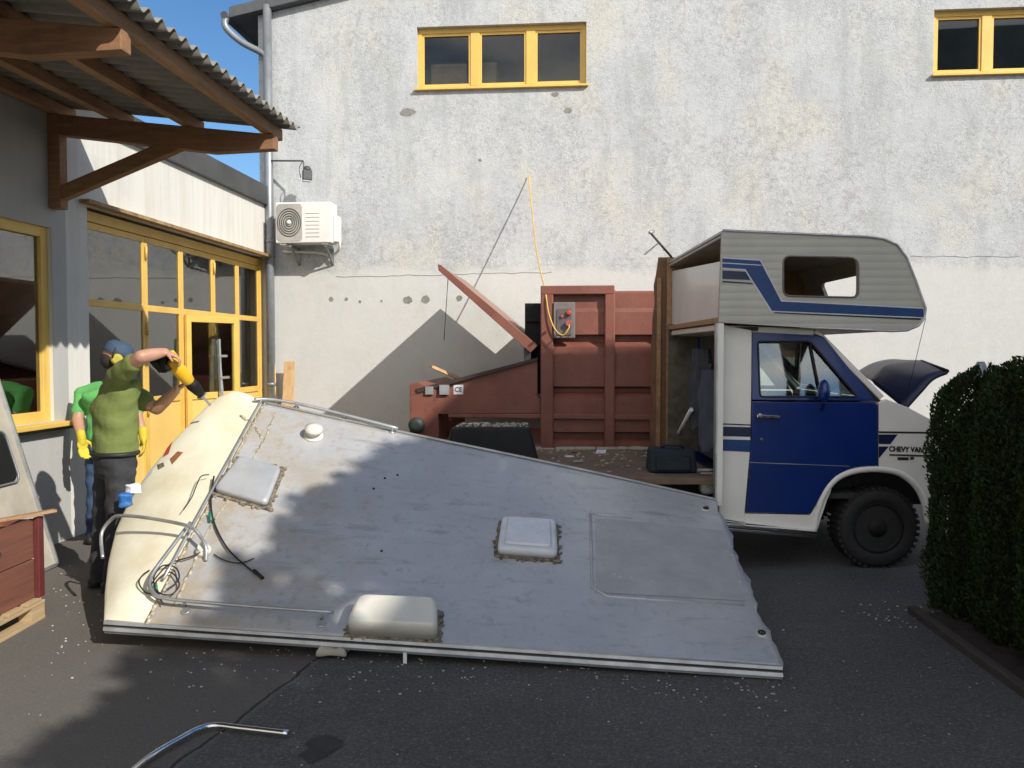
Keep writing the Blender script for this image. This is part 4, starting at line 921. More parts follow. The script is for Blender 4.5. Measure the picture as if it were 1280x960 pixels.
def scrap(px, py, w_, h_, rz, mat_, lab, z=FZ+.006, th=.006, name='scrap', up=0):
    c = G(px, py, z); R = Matrix.Rotation(rz, 3, 'Z'); m = MB(); n = 7
    pts = [c+R@V((math.cos(2*math.pi*i/n)*w_/2*rnd.uniform(.7, 1.2), math.sin(2*math.pi*i/n)*h_/2*rnd.uniform(.7, 1.2), 0)) for i in range(n)]
    m.plate(pts, [], V((0, 0, th))); return tag(m.build(name, mat_), lab, 'scrap', 'scraps lying on the cut deck')
c = G(748, 565, FZ+.004); m = MB(); m.obox(c-V((.04, .14, 0)), V((.1, .02, 0)), V((.04, .3, 0)), V((0, 0, .003))); tag(m.build('paper_sheet', M['paper']), 'white sheet of paper lying on the dusty deck', 'paper')
for i, (px_, py_, w_, h_, mt, lab) in enumerate(((712, 571, .09, .12, 'paper', 'small white scrap on the deck left of the paper'), (722, 577, .12, .06, 'beige', 'pale sliver nearest the aluminium sheet edge'), (720, 565, .14, .1, 'ply', 'brown wood splinter left of the paper'),
        (870, 588, .3, .12, 'paper', 'crumpled white scrap in front of the tool bag'), (830, 590, .08, .06, 'plank', 'orange wood chip in front of the tool bag'), (660, 566, .08, .08, 'paper', 'white scrap at the foot of the black box'), (885, 592, .12, .1, 'beige', 'beige scrap beside the corner post'), (780, 560, .2, .08, 'beige', 'long pale splinter behind the paper'))):
    scrap(px_, py_, w_, h_, rnd.uniform(0, 3), M[mt], lab, th=.008)
rg = np.random.RandomState(5); m = MB()
for i in range(260):
    x = rg.uniform(-1.0, 1.6); y = 6.7+1.9*rg.rand()**.6; s = rg.uniform(.006, .03); m.obox(V((x, y, FZ+.002)), V((s, s*rg.uniform(-1, 1), 0)), V((s*rg.uniform(-.5, .5), s*.6, 0)), V((0, 0, s*.4)))
for i in range(120):
    x = rg.uniform(A.x+.1, B.x-.12); y = rg.uniform(7.8, 8.2); s = rg.uniform(.008, .03); m.obox(V((x, y, FZ+.302)), V((s, s*rg.uniform(-1, 1), 0)), V((0, s, 0)), V((0, 0, s*.5)))
tag(m.build('debris', M['beige']), 'small splinters and dust scattered over the cut deck', 'debris', kind='stuff')
m = MB(); m.tube([G(841, 556, FZ), P(864, 512, 7.5)], .02, 6); tag(m.build('white_pole', M['paper']), 'white stick leaning in the cut opening behind the tool bag', 'stick')
def drape(name, c, w_, h_, dirx, mat_, lab, seed):
    rnd = random.Random(seed); ph = [rnd.uniform(0, 6) for _ in range(5)]; m = MB(); n_ = dirx.cross(EZ)
    def fd(i, j):
        ww = w_*(.55+.45*min(1, (1-j)*2.2+.1))*(1+.06*math.sin(j*9+ph[0])); a = i*2*math.pi
        x = math.cos(a)*ww/2; y = math.sin(a)*.06; k = math.sin(a*5+ph[1]+j*3)*.012+math.sin(a*9+ph[2]-j*5)*.007+math.sin(j*17+a*2+ph[3])*.006
        return c+dirx*(x*(1+k*3))+n_*(y+k)+EZ*(h_*(j-1)+.03*math.sin(a*3+ph[4])*(1-j))
    m.grid(fd, 60, 24)
    m.tube([c-EZ*.01, c+EZ*.05], .008, 6); o = m.build(name, mat_); tag(o, lab, 'jacket')
drape('jacket', P(878, 436, 7.6), .30, .72, V((.5, -.86, 0)), M['cloth'], 'dark grey jacket hanging in the cut opening of the van', 5)
drape('jacket', P(888, 462, 7.05), .26, .66, V((.3, -.95, 0)), simple('blue_grey_cloth', (.07, .085, .11), .9, bump=.5, bscale=20), 'blue-grey jacket draped in the van opening next to the corner post', 8)
lump('jug', P(883, 606, 6.8), (.12, .12, .15), 0, M['whitep'], 'small rounded white jug at the foot of the corner post', 'jug', seed=3, amp=.03)
# ---------------------------------------------------------------- the cut-off camper roof
ct_ = thing('camper_roof', G(560, 800), 'grey aluminium camper roof section with cream end cap lying tilted on the asphalt', 'camper roof')
BL0 = G(130, 779, .15); BR = G(978, 836, .06); TL = P(328, 503, 6.44); TR = P(895, 624, 6.38)
S00 = PP(187, 785, BL0, V((0, 1, 0))); S00 = BL0.lerp(BR, .062)
def S0(u, v):
    return S00.lerp(BR, u).lerp(TL.lerp(TR, u), v)
def S(u, v, off=0):
    p = S0(u, v); e = .004
    n = (S0(min(u+e, 1), v)-S0(u-e, v)).cross(S0(u, min(v+e, 1))-S0(u, v-e)).normalized()
    if n.z < 0: n = -n
    sag = -.012*math.sin(math.pi*v)*math.sin(math.pi*min(1, max(0, u)))+.004*math.sin(7*u+3*v)+.006*max(0, u-.75)*4*math.sin(9*v+1)
    return p+n*(sag+off)
def SN(u, v):
    e = .01; n = (S(u+e, v)-S(u-e, v)).cross(S(u, v+e)-S(u, v-e)).normalized()
    return n if n.z > 0 else -n
def uv(px, py):       # where the sight line meets the sheet
    u, v = .5, .5
    for _ in range(25):
        def pr(u, v):
            q = S(u, v)-EYE; dd = q.dot(FW); return V((640+F*q.x/dd, 480-F*q.dot(UP)/dd))
        p = pr(u, v); a = (pr(u+.01, v)-p)/.01; b = (pr(u, v+.01)-p)/.01; r = V((px, py))-p; D = a.x*b.y-a.y*b.x
        u += max(-.3, min(.3, (r.x*b.y-r.y*b.x)/D)); v += max(-.3, min(.3, (a.x*r.y-a.y*r.x)/D))
    return u, v
def on(px, py, off=0): u, v = uv(px, py); return S(u, v, off)
m = MB()
def sheetf(i, j):
    u = i+(i > .995)*(.0035*math.sin(j*19)+.002*math.sin(j*47)+.0015*math.sin(j*90))-.012*(i > .995)*math.sin(j*math.pi)*0
    return S(u, j)
m.grid(sheetf, 90, 44); sh = m.build('roof_sheet', M['roof'], ct_); q = sh.modifiers.new('s', 'SOLIDIFY'); q.thickness = .03; q.offset = -1 if sh.data.polygons[500].normal.z > 0 else 1
# embossed panel
m = MB()
fr_ = [uv(*p) for p in ((738, 642), (740, 735), (760, 746), (930, 757))]
m.tube([S(*q, .002) for q in fr_], .009, 6); m.tube([S(*uv(*p), .002) for p in ((738, 642), (790, 648))], .006, 5); m.build('pressed_rim', M['roof'], sh)
m = MB(); qc = [uv(*p) for p in ((745, 741), (932, 752), (906, 664), (744, 648))]
def pf(i, j):
    a_ = [qc[0][k]*(1-i)+qc[1][k]*i for k in (0, 1)]; b_ = [qc[3][k]*(1-i)+qc[2][k]*i for k in (0, 1)]; return S(a_[0]*(1-j)+b_[0]*j, a_[1]*(1-j)+b_[1]*j, .0035)
m.grid(pf, 24, 16)
def mk_grime():
    q = Mat('grime_patch'); c = q.mix(q.ramp(q.noise(5, 7, .7), .35, .7), (.44, .44, .43), (.35, .35, .33)); q.col(c); q.rough(.6); q.b.inputs['Metallic'].default_value = .2; q.bump(q.noise(20, 5), .3, .01); return q.m
m.build('patched_panel', mk_grime(), sh)
# trims
def edge(vv, o1, o2, n=60, u0=-.066, u1=1.0): return [S(u0+(u1-u0)*i/n, vv, o1) for i in range(n+1)]
def ribbon(pts, a, b, name, mat_):
    m = MB(); 
    for i in range(len(pts)-1): m.obox(pts[i], pts[i+1]-pts[i], a, b)
    return m.build(name, mat_, sh, weld=True)
eb = [BL0.lerp(BR, i/60) for i in range(61)]
dn = V((0, -.012, -.075)); 
def rib3(pts, w_vec, t_vec, name, mat_):
    m = MB(); g_ = [[m.bm.verts.new(q) for q in (p, p+w_vec, p+w_vec+t_vec, p+t_vec)] for p in pts]
    for A_, B_ in zip(g_, g_[1:]):
        for k in range(4): m.bm.faces.new([A_[k], A_[(k+1) % 4], B_[(k+1) % 4], B_[k]])
    m.bm.faces.new(g_[0][::-1]); m.bm.faces.new(g_[-1]); return m.build(name, mat_, ct_)
rib3([p+V((0, -.004, .012)) for p in eb], V((0, -.003, -.016)), V((0, .03, 0)), 'edge_trim', M['alu'])
rib3([p+V((0, .002, -.006)) for p in eb], V((0, -.002, -.012)), V((0, .03, 0)), 'trim_insert', M['black'])
rib3([p+V((0, -.012, -.018)) for p in eb], V((0, -.004, -.02)), V((0, .045, 0)), 'edge_trim', M['alu'])
rib3([p+V((0, -.002, -.040)) for p in eb], V((0, 0, -.016)), V((0, .03, 0)), 'trim_insert', M['zinc'])
et = [S(-.0+i/60, 1.0, 0) for i in range(61)]
rib3([p+V((0, -.01, .012)) for p in et], V((0, .03, 0)), V((0, .0, -.012)), 'edge_trim', M['alu'])
rib3([p+V((0, .012, .002)) for p in et], V((0, .02, 0)), V((0, .0, -.05)), 'trim_insert', M['zinc'])
# broken upper side wall that props it, folded down behind
m = MB(); nW = 20
def wallf(i, j):
    p = S(i*.30, 1.0)+V((0, .035, -.03)); g_ = V((p.x+.04, p.y+.10, .03)); return p.lerp(g_, j)
m.grid(wallf, nW, 6); o = m.build('side_wall', M['siding'], ct_, solid=.03)
m = MB()
def wl2(i, j): p = BL0.lerp(BR, .1+i*.85)+V((0, .03, -.04)); return p.lerp(V((p.x, p.y+.9, .012)), j)
m.grid(wl2, 8, 4); m.build('folded_side_wall', M['siding'], ct_, solid=.008)
# cream end cap
OL = [(0, 130, 779), (.13, 131, 742), (.27, 136, 702), (.42, 146, 661), (.55, 161, 627), (.68, 187, 589), (.8, 216, 552), (.9, 246, 520), (.96, 267, 499), (1, 287, 490)]
def oline(v):
    for (v0, x0, y0), (v1, x1, y1) in zip(OL, OL[1:]):
        if v <= v1+1e-6:
            t = (v-v0)/(v1-v0); return x0+(x1-x0)*t, y0+(y1-y0)*t
def capf(i, j):     # i across (0 at the roof joint), j along v
    B_ = S(0, j, .0); Yo = BL0.y+.02+(6.46-BL0.y)*j+.16*math.sin(math.pi*min(1, j*1.0)); O_ = P(*oline(j), Yo)
    n = SN(0.0, min(max(j, .02), .98)); ctr = (B_+O_)/2+n*.07+(O_-B_)*.14
    if j < .08: ctr = ctr.lerp((B_+O_)/2, 1-j/.08)
    if i <= .7:
        t = i/.7; return B_*(1-t)**2+ctr*2*t*(1-t)+O_*t*t
    t = (i-.7)/.3; O2 = O_+V((.06, .5*max(.15, 1-.5*j), -.55*min(1, .15+j))); O2.z = max(.04, O2.z); c2 = O_+(O_-ctr)*.7
    return O_*(1-t)**2+c2*2*t*(1-t)*.35+O_*2*t*(1-t)*.65+O2*t*t
m = MB(); m.grid(capf, 26, 60); cpo = m.build('end_cap', M['cream'], ct_, solid=0)
# stickers and grime on the cap
def oncap(i, j, off): 
    p = capf(i, j); a = capf(i+.02, j)-p; b = capf(i, j+.02)-p; n = a.cross(b).normalized()
    if n.z < 0: n = -n
    return p+n*off
def cap_at(px, py):
    best = None
    for a in range(0, 29):
        for b in range(0, 101):
            q = capf(a/40, b/100)-EYE; dd = q.dot(FW); e = abs(640+F*q.x/dd-px)+abs(480-F*q.dot(UP)/dd-py)
            if best is None or e < best[0]: best = (e, a/40, b/100)
    return best[1], best[2]
for pts, mt in ((((207, 562), (216, 553), (211, 567), (203, 572)), 'redplastic'), (((213, 575), (223, 565), (228, 566), (216, 580)), 'rust'), (((196, 582), (203, 578), (206, 583), (198, 588)), 'seal'), (((172, 592), (184, 581), (190, 592), (176, 603)), 'stripew')):
    m = MB(); m.faces([oncap(*cap_at(*p), .004) for p in pts], [(0,1,2,3)]); m.build('sticker', M[mt], cpo)
# sealant along joint
def sealant(pts, w_, name='sealant'):
    m = MB(); rnd = random.Random(len(pts)*7)
    for i in range(len(pts)-1):
        for k in range(6):
            a = pts[i].lerp(pts[i+1], k/6); b = pts[i].lerp(pts[i+1], (k+1.1)/6)
            dd = (b-a).normalized(); nn_ = SN(.1, .5); ss = dd.cross(nn_).normalized(); nn_ = ss.cross(dd); RR = Matrix((dd, ss, nn_)).transposed(); m.ball(a.lerp(b, .5)+ss*rnd.uniform(-.008, .008), ((b-a).length*rnd.uniform(.5, .9)+.003, w_*rnd.uniform(.25, 1.0), .006), RR, sub=1)
    return m.build(name, M['sealp'], sh)
jl = [S(.004, v/14, .001) for v in range(15)]
sealant(jl, .018); sealant([on(x, y, .001) for x, y in ((345, 515), (325, 560), (300, 600), (262, 660), (235, 720), (215, 760))], .014)
sealant([on(x, y, .001) for x, y in ((300, 520), (318, 530), (327, 548))], .018)
# rails
def on_path(pts, off): return [on(x, y, off) for x, y in pts]
m = MB(); m.tube(catmull([oncap(*cap_at(318, 503), .03)]+on_path([(345, 505), (400, 516), (497, 541)], .04), 6), .012, 8); m.build('top_rail', M['alu'], ct_)
for q in ((370, 510), (430, 524), (490, 540)):
    m = MB(); m.tube([on(*q, 0), on(*q, .05)], .008, 6); m.lathe(on(*q, 0), SN(*uv(*q)), [(.025, 0), (.02, .008)], 10); m.build('rail_foot', M['alu'], ct_)
jn = [S(.0, v/20, .035) for v in range(3, 21)]
m = MB(); m.tube(jn, .009, 8); m.build('joint_rail', M['alu'], ct_)
lr = on_path([(230, 650), (195, 715), (188, 735), (196, 752), (225, 759), (300, 766), (418, 775)], .05)
m = MB(); m.tube(catmull([on(240, 660, .05), on(212, 700, .06), on(193, 728, .06), on(192, 745, .06), on(208, 756, .06), on(260, 762, .06), on(340, 769, .06), on(418, 775, .06)], 6), .011, 8); m.build('ladder_rail', M['alu'], ct_)
for q in ((232, 758), (402, 774)):
    m = MB(); m.tube([on(*q, 0), on(*q, .06)], .009, 6); m.lathe(on(q[0], q[1]+6, 0), SN(*uv(*q)), [(.03, 0), (.025, .008)], 12); m.build('rail_foot', M['alu'], ct_)
m = MB(); hp = [oncap(*cap_at(142, 690), .02)+V((-.05, 0, -.05)), oncap(*cap_at(143, 672), .06)+V((-.03, 0, 0)), oncap(*cap_at(152, 660), .10), oncap(*cap_at(166, 658), .12), oncap(*cap_at(200, 664), .12), on(240, 673, .11), on(254, 683, .09), on(260, 694, .06), on(258, 702, .01)]
m.tube(catmull(hp, 6), .0115, 10); m.build('hoop_rail', M['alu'], ct_)
# cables
m = MB()
m.tube(catmull(on_path([(268, 598), (264, 625), (268, 655), (285, 688), (310, 712), (328, 725)], .02), 5), .006, 6)
m.tube(catmull(on_path([(262, 690), (240, 700), (215, 708), (200, 722), (190, 740), (205, 752)], .03), 5), .005, 6)
m.tube(catmull(on_path([(210, 742), (225, 730), (222, 715), (205, 712), (194, 728), (200, 745), (216, 748), (226, 735), (214, 720), (196, 735), (206, 760)], .035), 5), .0045, 6)
m.tube(catmull([oncap(*cap_at(188, 715), .01), oncap(*cap_at(180, 722), .03), oncap(*cap_at(176, 735), .03), oncap(*cap_at(184, 742), .02)]+on_path([(200, 745)], .02), 5), .0045, 6)
m.tube(catmull(on_path([(230, 640), (240, 625), (246, 610), (252, 598), (262, 596)], .02), 5), .004, 6)
m.tube(catmull(on_path([(268, 695), (280, 702), (300, 706), (318, 700)], .015), 5), .004, 6)
m.build('cable', M['black'], ct_)
for q in ((264, 650), (197, 738)):
    m = MB(); m.tube([on(q[0]-1, q[1]-5, .03), on(q[0]+1, q[1]+5, .03)], .009, 6); m.build('connector', simple('green_connector', (.02, .25, .15), .5), ct_)
m = MB(); m.tube([on(318, 715, .015), on(329, 725, .015)], .011, 6); m.build('cable_plug', M['black'], ct_)
# vents and hatches
def hatch(px4, h, name, mat_, seal=.03, dome=False, lab=None, r=.04):
    q = [uv(*p) for p in px4]; base = [S(*a, .0) for a in q]; n = SN(*uv(sum(p[0] for p in px4)/4, sum(p[1] for p in px4)/4)); c = sum(base, V())/4
    rb_ = roundpoly([p for p in base], r, 4)
    m = MB(); lv = [(1.0, .012), (1.0, h*.72), (.96, h*.93), (.88, h)]; rings = []
    for s_, hh_ in lv: rings.append([m.bm.verts.new(c+(p-c)*s_+n*hh_) for p in rb_])
    k = len(rb_)
    for A_, B_ in zip(rings, rings[1:]):
        for i in range(k): f = m.bm.faces.new([A_[i], A_[(i+1) % k], B_[(i+1) % k], B_[i]]); f.smooth = True
    m.bm.faces.new(rings[-1]); m.bm.faces.new(rings[0][::-1])
    if dome:
        top = [m.bm.verts.new(c+(p-c)*.8+n*(h+.003)) for p in rb_]; top2 = [m.bm.verts.new(c+(p-c)*.74+n*(h+.016)) for p in rb_]
        for i in range(k): m.bm.faces.new([top[i], top[(i+1) % k], top2[(i+1) % k], top2[i]])
        m.bm.faces.new(top2)
    o = m.build(name, mat_, ct_)
    if lab: o['label'] = lab
    m = MB(); rnd = random.Random(int(px4[0][0]))
    bo = roundpoly([c+(p-c)*(1+seal/(p-c).length) for p in base], .02, 2); n3 = len(bo)
    for i in range(n3):
        a, b = bo[i], bo[(i+1) % n3]; kk = max(1, int((b-a).length/.022))
        for j in range(kk):
            p = a.lerp(b, (j+rnd.random())/kk)+n*.004; p += (c-p).normalized()*rnd.uniform(0, seal)
            RR = Matrix((V((1, 0, 0)), n.cross(V((1, 0, 0))), n)).transposed(); m.ball(p, (rnd.uniform(.008, .022), rnd.uniform(.008, .022), .009), RR, sub=1)
    fo = roundpoly([c+(p-c)*(1+seal*.55/(p-c).length)+n*.002 for p in base], .01, 2); m.plate(fo, [], n*.008)
    m.build('sealant_bed', M['seal'], o)
    return o
hatch(((621, 695), (696, 701), (694, 658), (627, 654)), .07, 'skylight', M['dome'], .045, True, 'square whitish skylight dome near the middle')
hatch(((434, 796), (548, 802), (547, 765), (448, 761)), .12, 'vent_cover', M['domecream'], .03, False, 'oblong cream vent cover near the lower edge', .05)
hatch(((268, 617), (334, 636), (352, 590), (300, 576)), .06, 'roof_hatch', simple('frosted_hatch', (.50, .51, .52), .35, .3, var=.2, scale=5), .05, False, 'grey square hatch near the cream cap')
q = uv(392, 545); c = S(*q); n = SN(*q)
m = MB(); m.lathe(c, n, [(.075, 0), (.07, .012), (.045, .016), (.045, .05), (.065, .052), (.065, .075), (.03, .085)], 20); m.build('vent_cap', M['domecream'], ct_)
q = uv(255, 690); c = S(*q); n = SN(*q)
m = MB(); m.lathe(c, n, [(.05, 0), (.045, .03), (.03, .035), (.03, .05)], 16); m.build('cable_gland', M['domecream'], ct_)
for p in ((882, 637), (952, 793)):
    q = uv(*p); c = S(*q); n = SN(*q); m = MB(); m.lathe(c, n, [(.032, 0), (.028, .008)], 16); o = m.build('eye_plate', M['domecream'], ct_)
    m = MB(); x = V((1, 0, 0)); y = n.cross(x); m.tube([c+n*.014+(x*math.cos(k*math.pi/7)+y*math.sin(k*math.pi/7))*.018 for k in range(14)], .005, 6, closed=True); m.tube([c+n*.012, c+n*.03-y*.01], .006, 6); m.build('eye_ring', M['black'], o)
m = MB()
for p in ((497, 594), (467, 611), (477, 689), (481, 598)): q = uv(*p); m.lathe(S(*q), SN(*q), [(.009, 0), (.006, .008)], 8)
m.each('screw_hole', M['black'], sh)
m = MB(); rnd = random.Random(8)
for p in ((755, 660), (762, 668), (768, 718), (775, 722), (815, 727), (908, 690), (915, 694), (925, 728), (690, 700)):
    q = uv(*p); m.lathe(S(*q), SN(*q), [(rnd.uniform(.008, .018), 0), (.008, .006)], 7)
for i in range(34): m.lathe(S(.02+i*.0285, .985, 0), SN(.5, .98), [(.006, 0), (.004, .004)], 6)
m.build('rivet', simple('pale_spots', (.55, .54, .5), .5), sh)
# hanging bits at the lower edge
m = MB(); m.obox(G(503, 832, .0)+V((0, .03, 0)), V((.02, 0, 0)), V((0, .01, 0)), V((0, .0, .06))); tag(m.build('plastic_clip', M['paper']), 'small white strip standing below the lower edge of the roof section', 'strip')
lump('torn_foam', G(412, 822, .03)+V((0, .08, .02)), (.14, .08, .07), 0, M['beige'], 'torn beige foam piece under the lower edge of the roof section', 'foam', seed=6, amp=.3)
# rags at the cap edge
lump('blue_rag', P(157, 624, 5.60), (.085, .09, .085), .3, M['blueplastic'], 'crumpled bright blue plastic bag at the cream cap edge', 'bag', seed=11, amp=.22, sub=4)
lump('white_rag', P(167, 611, 5.70), (.08, .08, .06), .8, M['paper'], 'crumpled white rag beside the blue bag on the cap edge', 'rag', seed=15, amp=.25, sub=4)
# ---------------------------------------------------------------- crate, pallet, leaning panel (lower left)
cx1 = G(57, 772).x; cy1 = G(57, 772).y
pal = thing('pallet', V((cx1-.5, cy1-.6, 0)), 'pale wooden pallet under the red-brown crate', 'pallet')
m = MB(); 
for k in range(6): m.obox(V((cx1-1.0, cy1-1.19+k*.2, .122)), V((1.0, 0, 0)), V((0, .15, 0)), V((0, 0, .022)))
m.each('deck_board', M['plankx'], pal, bevel=.003)
m = MB()
for x in (cx1-.09, cx1-.55, cx1-1.0):
    m.obox(V((x, cy1-1.2, .10)), V((.09, 0, 0)), V((0, 1.2, 0)), V((0, 0, .02))); m.obox(V((x, cy1-1.2, .0)), V((.09, 0, 0)), V((0, 1.2, 0)), V((0, 0, .02)))
m.each('runner', M['plankx'], pal, bevel=.003)
m = MB()
for x in (cx1-.088, cx1-.55, cx1-1.0):
    for y in (cy1-.145, cy1-.67, cy1-1.2): m.obox(V((x, y, .021)), V((.086, 0, 0)), V((0, .14, 0)), V((0, 0, .078)))
m.each('block', M['plankx'], pal)
cr_ = thing('crate', V((cx1-.5, cy1-.6, .146)), 'large red-brown wooden crate holding rusty scrap on a pallet', 'crate')
ch = Lp(0, 0).z*0+.50; z0 = .146
m = MB(); m.obox(V((cx1-.06, cy1-1.15, z0)), V((.025, 0, 0)), V((0, 1.1, 0)), V((0, 0, ch*.5-.003))); m.obox(V((cx1-.06, cy1-1.15, z0+ch*.5+.003)), V((.025, 0, 0)), V((0, 1.1, 0)), V((0, 0, ch*.5)))
m.obox(V((cx1-1.0, cy1-.075, z0)), V((.93, 0, 0)), V((0, .025, 0)), V((0, 0, ch))); m.obox(V((cx1-1.0, cy1-1.15, z0)), V((.93, 0, 0)), V((0, .025, 0)), V((0, 0, ch))); m.obox(V((cx1-1.0, cy1-1.12, z0)), V((.025, 0, 0)), V((0, 1.0, 0)), V((0, 0, ch))); m.obox(V((cx1-.97, cy1-1.12, z0)), V((.9, 0, 0)), V((0, 1.04, 0)), V((0, 0, .02)))
m.each('side_board', M['crate'], cr_, bevel=.004)
m = MB()
for y in (cy1-.06, cy1-.62, cy1-1.16): m.obox(V((cx1-.034, y, z0)), V((.035, 0, 0)), V((0, .06, 0)), V((0, 0, ch+.01)))
m.each('corner_post', simple('dark_red_steel', (.13, .025, .025), .6), cr_, bevel=.004)
m = MB(); m.lathe(V((cx1-.03, cy1-.42, z0+ch*.72)), V((1, 0, 0)), [(.018, 0), (.018, .004)], 10); m.build('hole', M['dark'], cr_)
for i, (x, y, s, rz) in enumerate(((-.3, -.25, .3, .4), (-.6, -.5, .34, 1.2), (-.35, -.75, .3, .2))):
    lump('scrap_metal', V((cx1+x, cy1+y, z0+ch-.12)), (s, s*.8, .16), rz, M['rust'], ['rusty scrap piece at the far corner inside the crate', 'rusty scrap piece in the middle of the crate', 'rusty scrap piece at the near side inside the crate'][i], 'scrap', 'rusty scrap pieces in the crate', seed=20+i, amp=.4)
m = MB(); m.bar(V((cx1-.35, cy1-.55, z0+ch+.02)), P(69, 638, cy1+.02), .05, .018); tag(m.build('loose_slat', M['timbery'], bevel=.002), 'thin brown slat laid slanting across the crate top', 'slat')
# leaning panel with a window
lp = thing('wall_panel', G(72, 707), 'removed beige camper wall panel with black window leaning by the workshop wall', 'panel')
b0 = G(71, 708); tdir = (P(1, 497, 0+b0.y-.05)-b0)
tdir = V((-.36, -.1, 1.4)); side = V((-.04, -1.5, 0)); nrm = side.cross(tdir).normalized()
if nrm.x < 0: nrm = -nrm
b0 = b0+V((0, 0, .02))
def pq(s, t, o=0): return b0+side*s+tdir*t+nrm*o
m = MB(); m.plate([pq(0, 0), pq(1, 0), pq(1, 1.15), pq(0, 1.15)], [], -nrm*.03); po_ = m.build('sheet', M['beige'], lp)
m = MB(); m.bar(pq(0, 0, .004), pq(0, 1.15, .004), .03, .03); m.bar(pq(1, 0, .004), pq(1, 1.15, .004), .03, .03); m.bar(pq(0, 0, .0), pq(1, 0, .0), .025, .025); m.bar(pq(0, 1.15, .0), pq(1, 1.15, .0), .025, .025); m.each('edge_strip', M['alu'], lp)
m = MB(); m.plate([pq(s, t, .003) for s, t in rrect(.1, .5, .85, .76, .04)], [], nrm*.012); wq = m.build('window', M['blackp'], lp)
m = MB(); m.tube([pq(s, t, .016) for s, t in rrect(.09, .49, .86, .77, .04)], .008, 5, closed=True); m.build('window_rim', M['zinc'], wq)
# bent tube in the foreground
tz = .028
pts = [G(150, 978, tz), G(185, 948, tz), G(225, 924, tz), G(250, 911, tz), G(272, 907, tz), G(300, 910, tz), G(361, 917, tz)]
m = MB(); m.tube(catmull(pts, 6), .0145, 12); bt_ = tag(m.build('bent_tube', M['chrome']), 'bent chrome tube lying on the asphalt in the foreground', 'tube')
# pale post behind the hedge
m = MB(); c = P(1226, 472, 7.0); m.lathe(V((4.2, 7.6, 0)), EZ, [(.055, 0), (.055, 1.42), (.05, 1.52), (.03, 1.56)], 18)
bx_ = P(1226, 452, 7.6); o = m.build('post', M['zinc']); o.location.x = bx_.x; o.location.y = 7.6; tag(o, 'pale grey post with rounded cap behind the hedge', 'post')
o.scale.z = bx_.z/1.56
# wet patch
m = MB(); c = G(402, 935); n = 26; rnd = random.Random(5)
m.faces([c+V((math.cos(2*math.pi*i/n)*.08*rnd.uniform(.6, 1.25), math.sin(2*math.pi*i/n)*.13*rnd.uniform(.75, 1.15), .004)) for i in range(n)], [tuple(range(n))])
tag(m.build('oil_stain', simple('wet_asphalt', (.018, .018, .018), .55, bump=.6, bscale=80)), 'small dark wet stain right of the bent tube', 'stain')
# gravel and white crumbs on the ground
m = MB(); rg = np.random.RandomState(3)
def crumb(x, y, s): m.ball((x, y, s*.3), (s, s*rg.uniform(.6, 1), s*.5), sub=1)
for i in range(110): q = G(rg.uniform(0, 1280), 700+260*rg.rand()); crumb(q.x, q.y, rg.uniform(.0025, .006))
for i in range(40): q = G(1120+rg.normal()*25, 770+rg.normal()*12); crumb(q.x, q.y, rg.uniform(.003, .01))
for i in range(25): q = G(1140+rg.rand()*140, 790+rg.rand()*70); crumb(q.x, q.y, rg.uniform(.002, .006))
for x, y in ((237, 859), (252, 859), (82, 802), (90, 848), (450, 841), (1076, 756), (979, 788), (500, 868)): q = G(x, y); crumb(q.x, q.y, .01)
for i in range(170):
    px_ = rg.uniform(150, 1000); q = G(px_, 800+ (px_-150)*.055+abs(rg.normal())*26); crumb(q.x, q.y, rg.uniform(.003, .009))
for i in range(60): q = G(rg.uniform(60, 150), rg.uniform(690, 830)); crumb(q.x, q.y, rg.uniform(.003, .009))
tag(m.build('gravel', simple('pale_crumbs', (.45, .43, .40), .8)), 'pale crumbs and grit scattered over the asphalt', 'gravel', kind='stuff')
# ---------------------------------------------------------------- conifer hedge
def thuja(seed, h, r):
    rg = np.random.RandomState(seed)
    N = 46000; th = rg.uniform(0, 2*np.pi, N); z = rg.uniform(.0, 1, N)**.9
    lob = 1+.09*np.sin(3*th+seed)+.07*np.sin(5*th+9*z+seed)+.06*np.sin(9*th-15*z+seed)+.04*np.sin(14*th+31*z)
    prof = np.where(z < .80, 1-.08*z, (1-.064)*np.clip(1-((z-.80)/.205)**2.4, 0, 1)**.6)*np.clip(.86+z*1.2, 0, 1)
    strag = np.where(rg.rand(N) < .03, rg.uniform(1.02, 1.10, N), 1.0); rad = r*prof*lob*(1-.24*rg.rand(N)**1.5)*strag; c = np.stack([np.cos(th)*rad, np.sin(th)*rad, z*h*(1+.02*np.sin(4*th+seed)+.015*np.sin(9*th))], 1)
    up = np.stack([np.cos(th)*.55, np.sin(th)*.55, np.ones(N)], 1)+rg.normal(size=(N, 3))*.45; up /= np.linalg.norm(up, axis=1)[:, None]
    sd_ = np.cross(up, rg.normal(size=(N, 3))); sd_ /= np.linalg.norm(sd_, axis=1)[:, None]
    l = rg.uniform(.012, .030, (N, 1)); w_ = l*.26
    vs = np.stack([c-sd_*w_*.5, c+sd_*w_*.5, c+up*l*.6+sd_*w_, c+up*l, c+up*l*.6-sd_*w_], 1).reshape(-1, 3)
    me = bpy.data.meshes.new('foliage'); me.vertices.add(5*N); me.vertices.foreach_set('co', vs.ravel()); me.loops.add(5*N); me.loops.foreach_set('vertex_index', np.arange(5*N, dtype=np.int32))
    me.polygons.add(N); me.polygons.foreach_set('loop_start', np.arange(0, 5*N, 5, dtype=np.int32)); me.polygons.foreach_set('loop_total', np.full(N, 5, dtype=np.int32)); me.update(calc_edges=True); me.materials.append(M['thuja'])
    return me
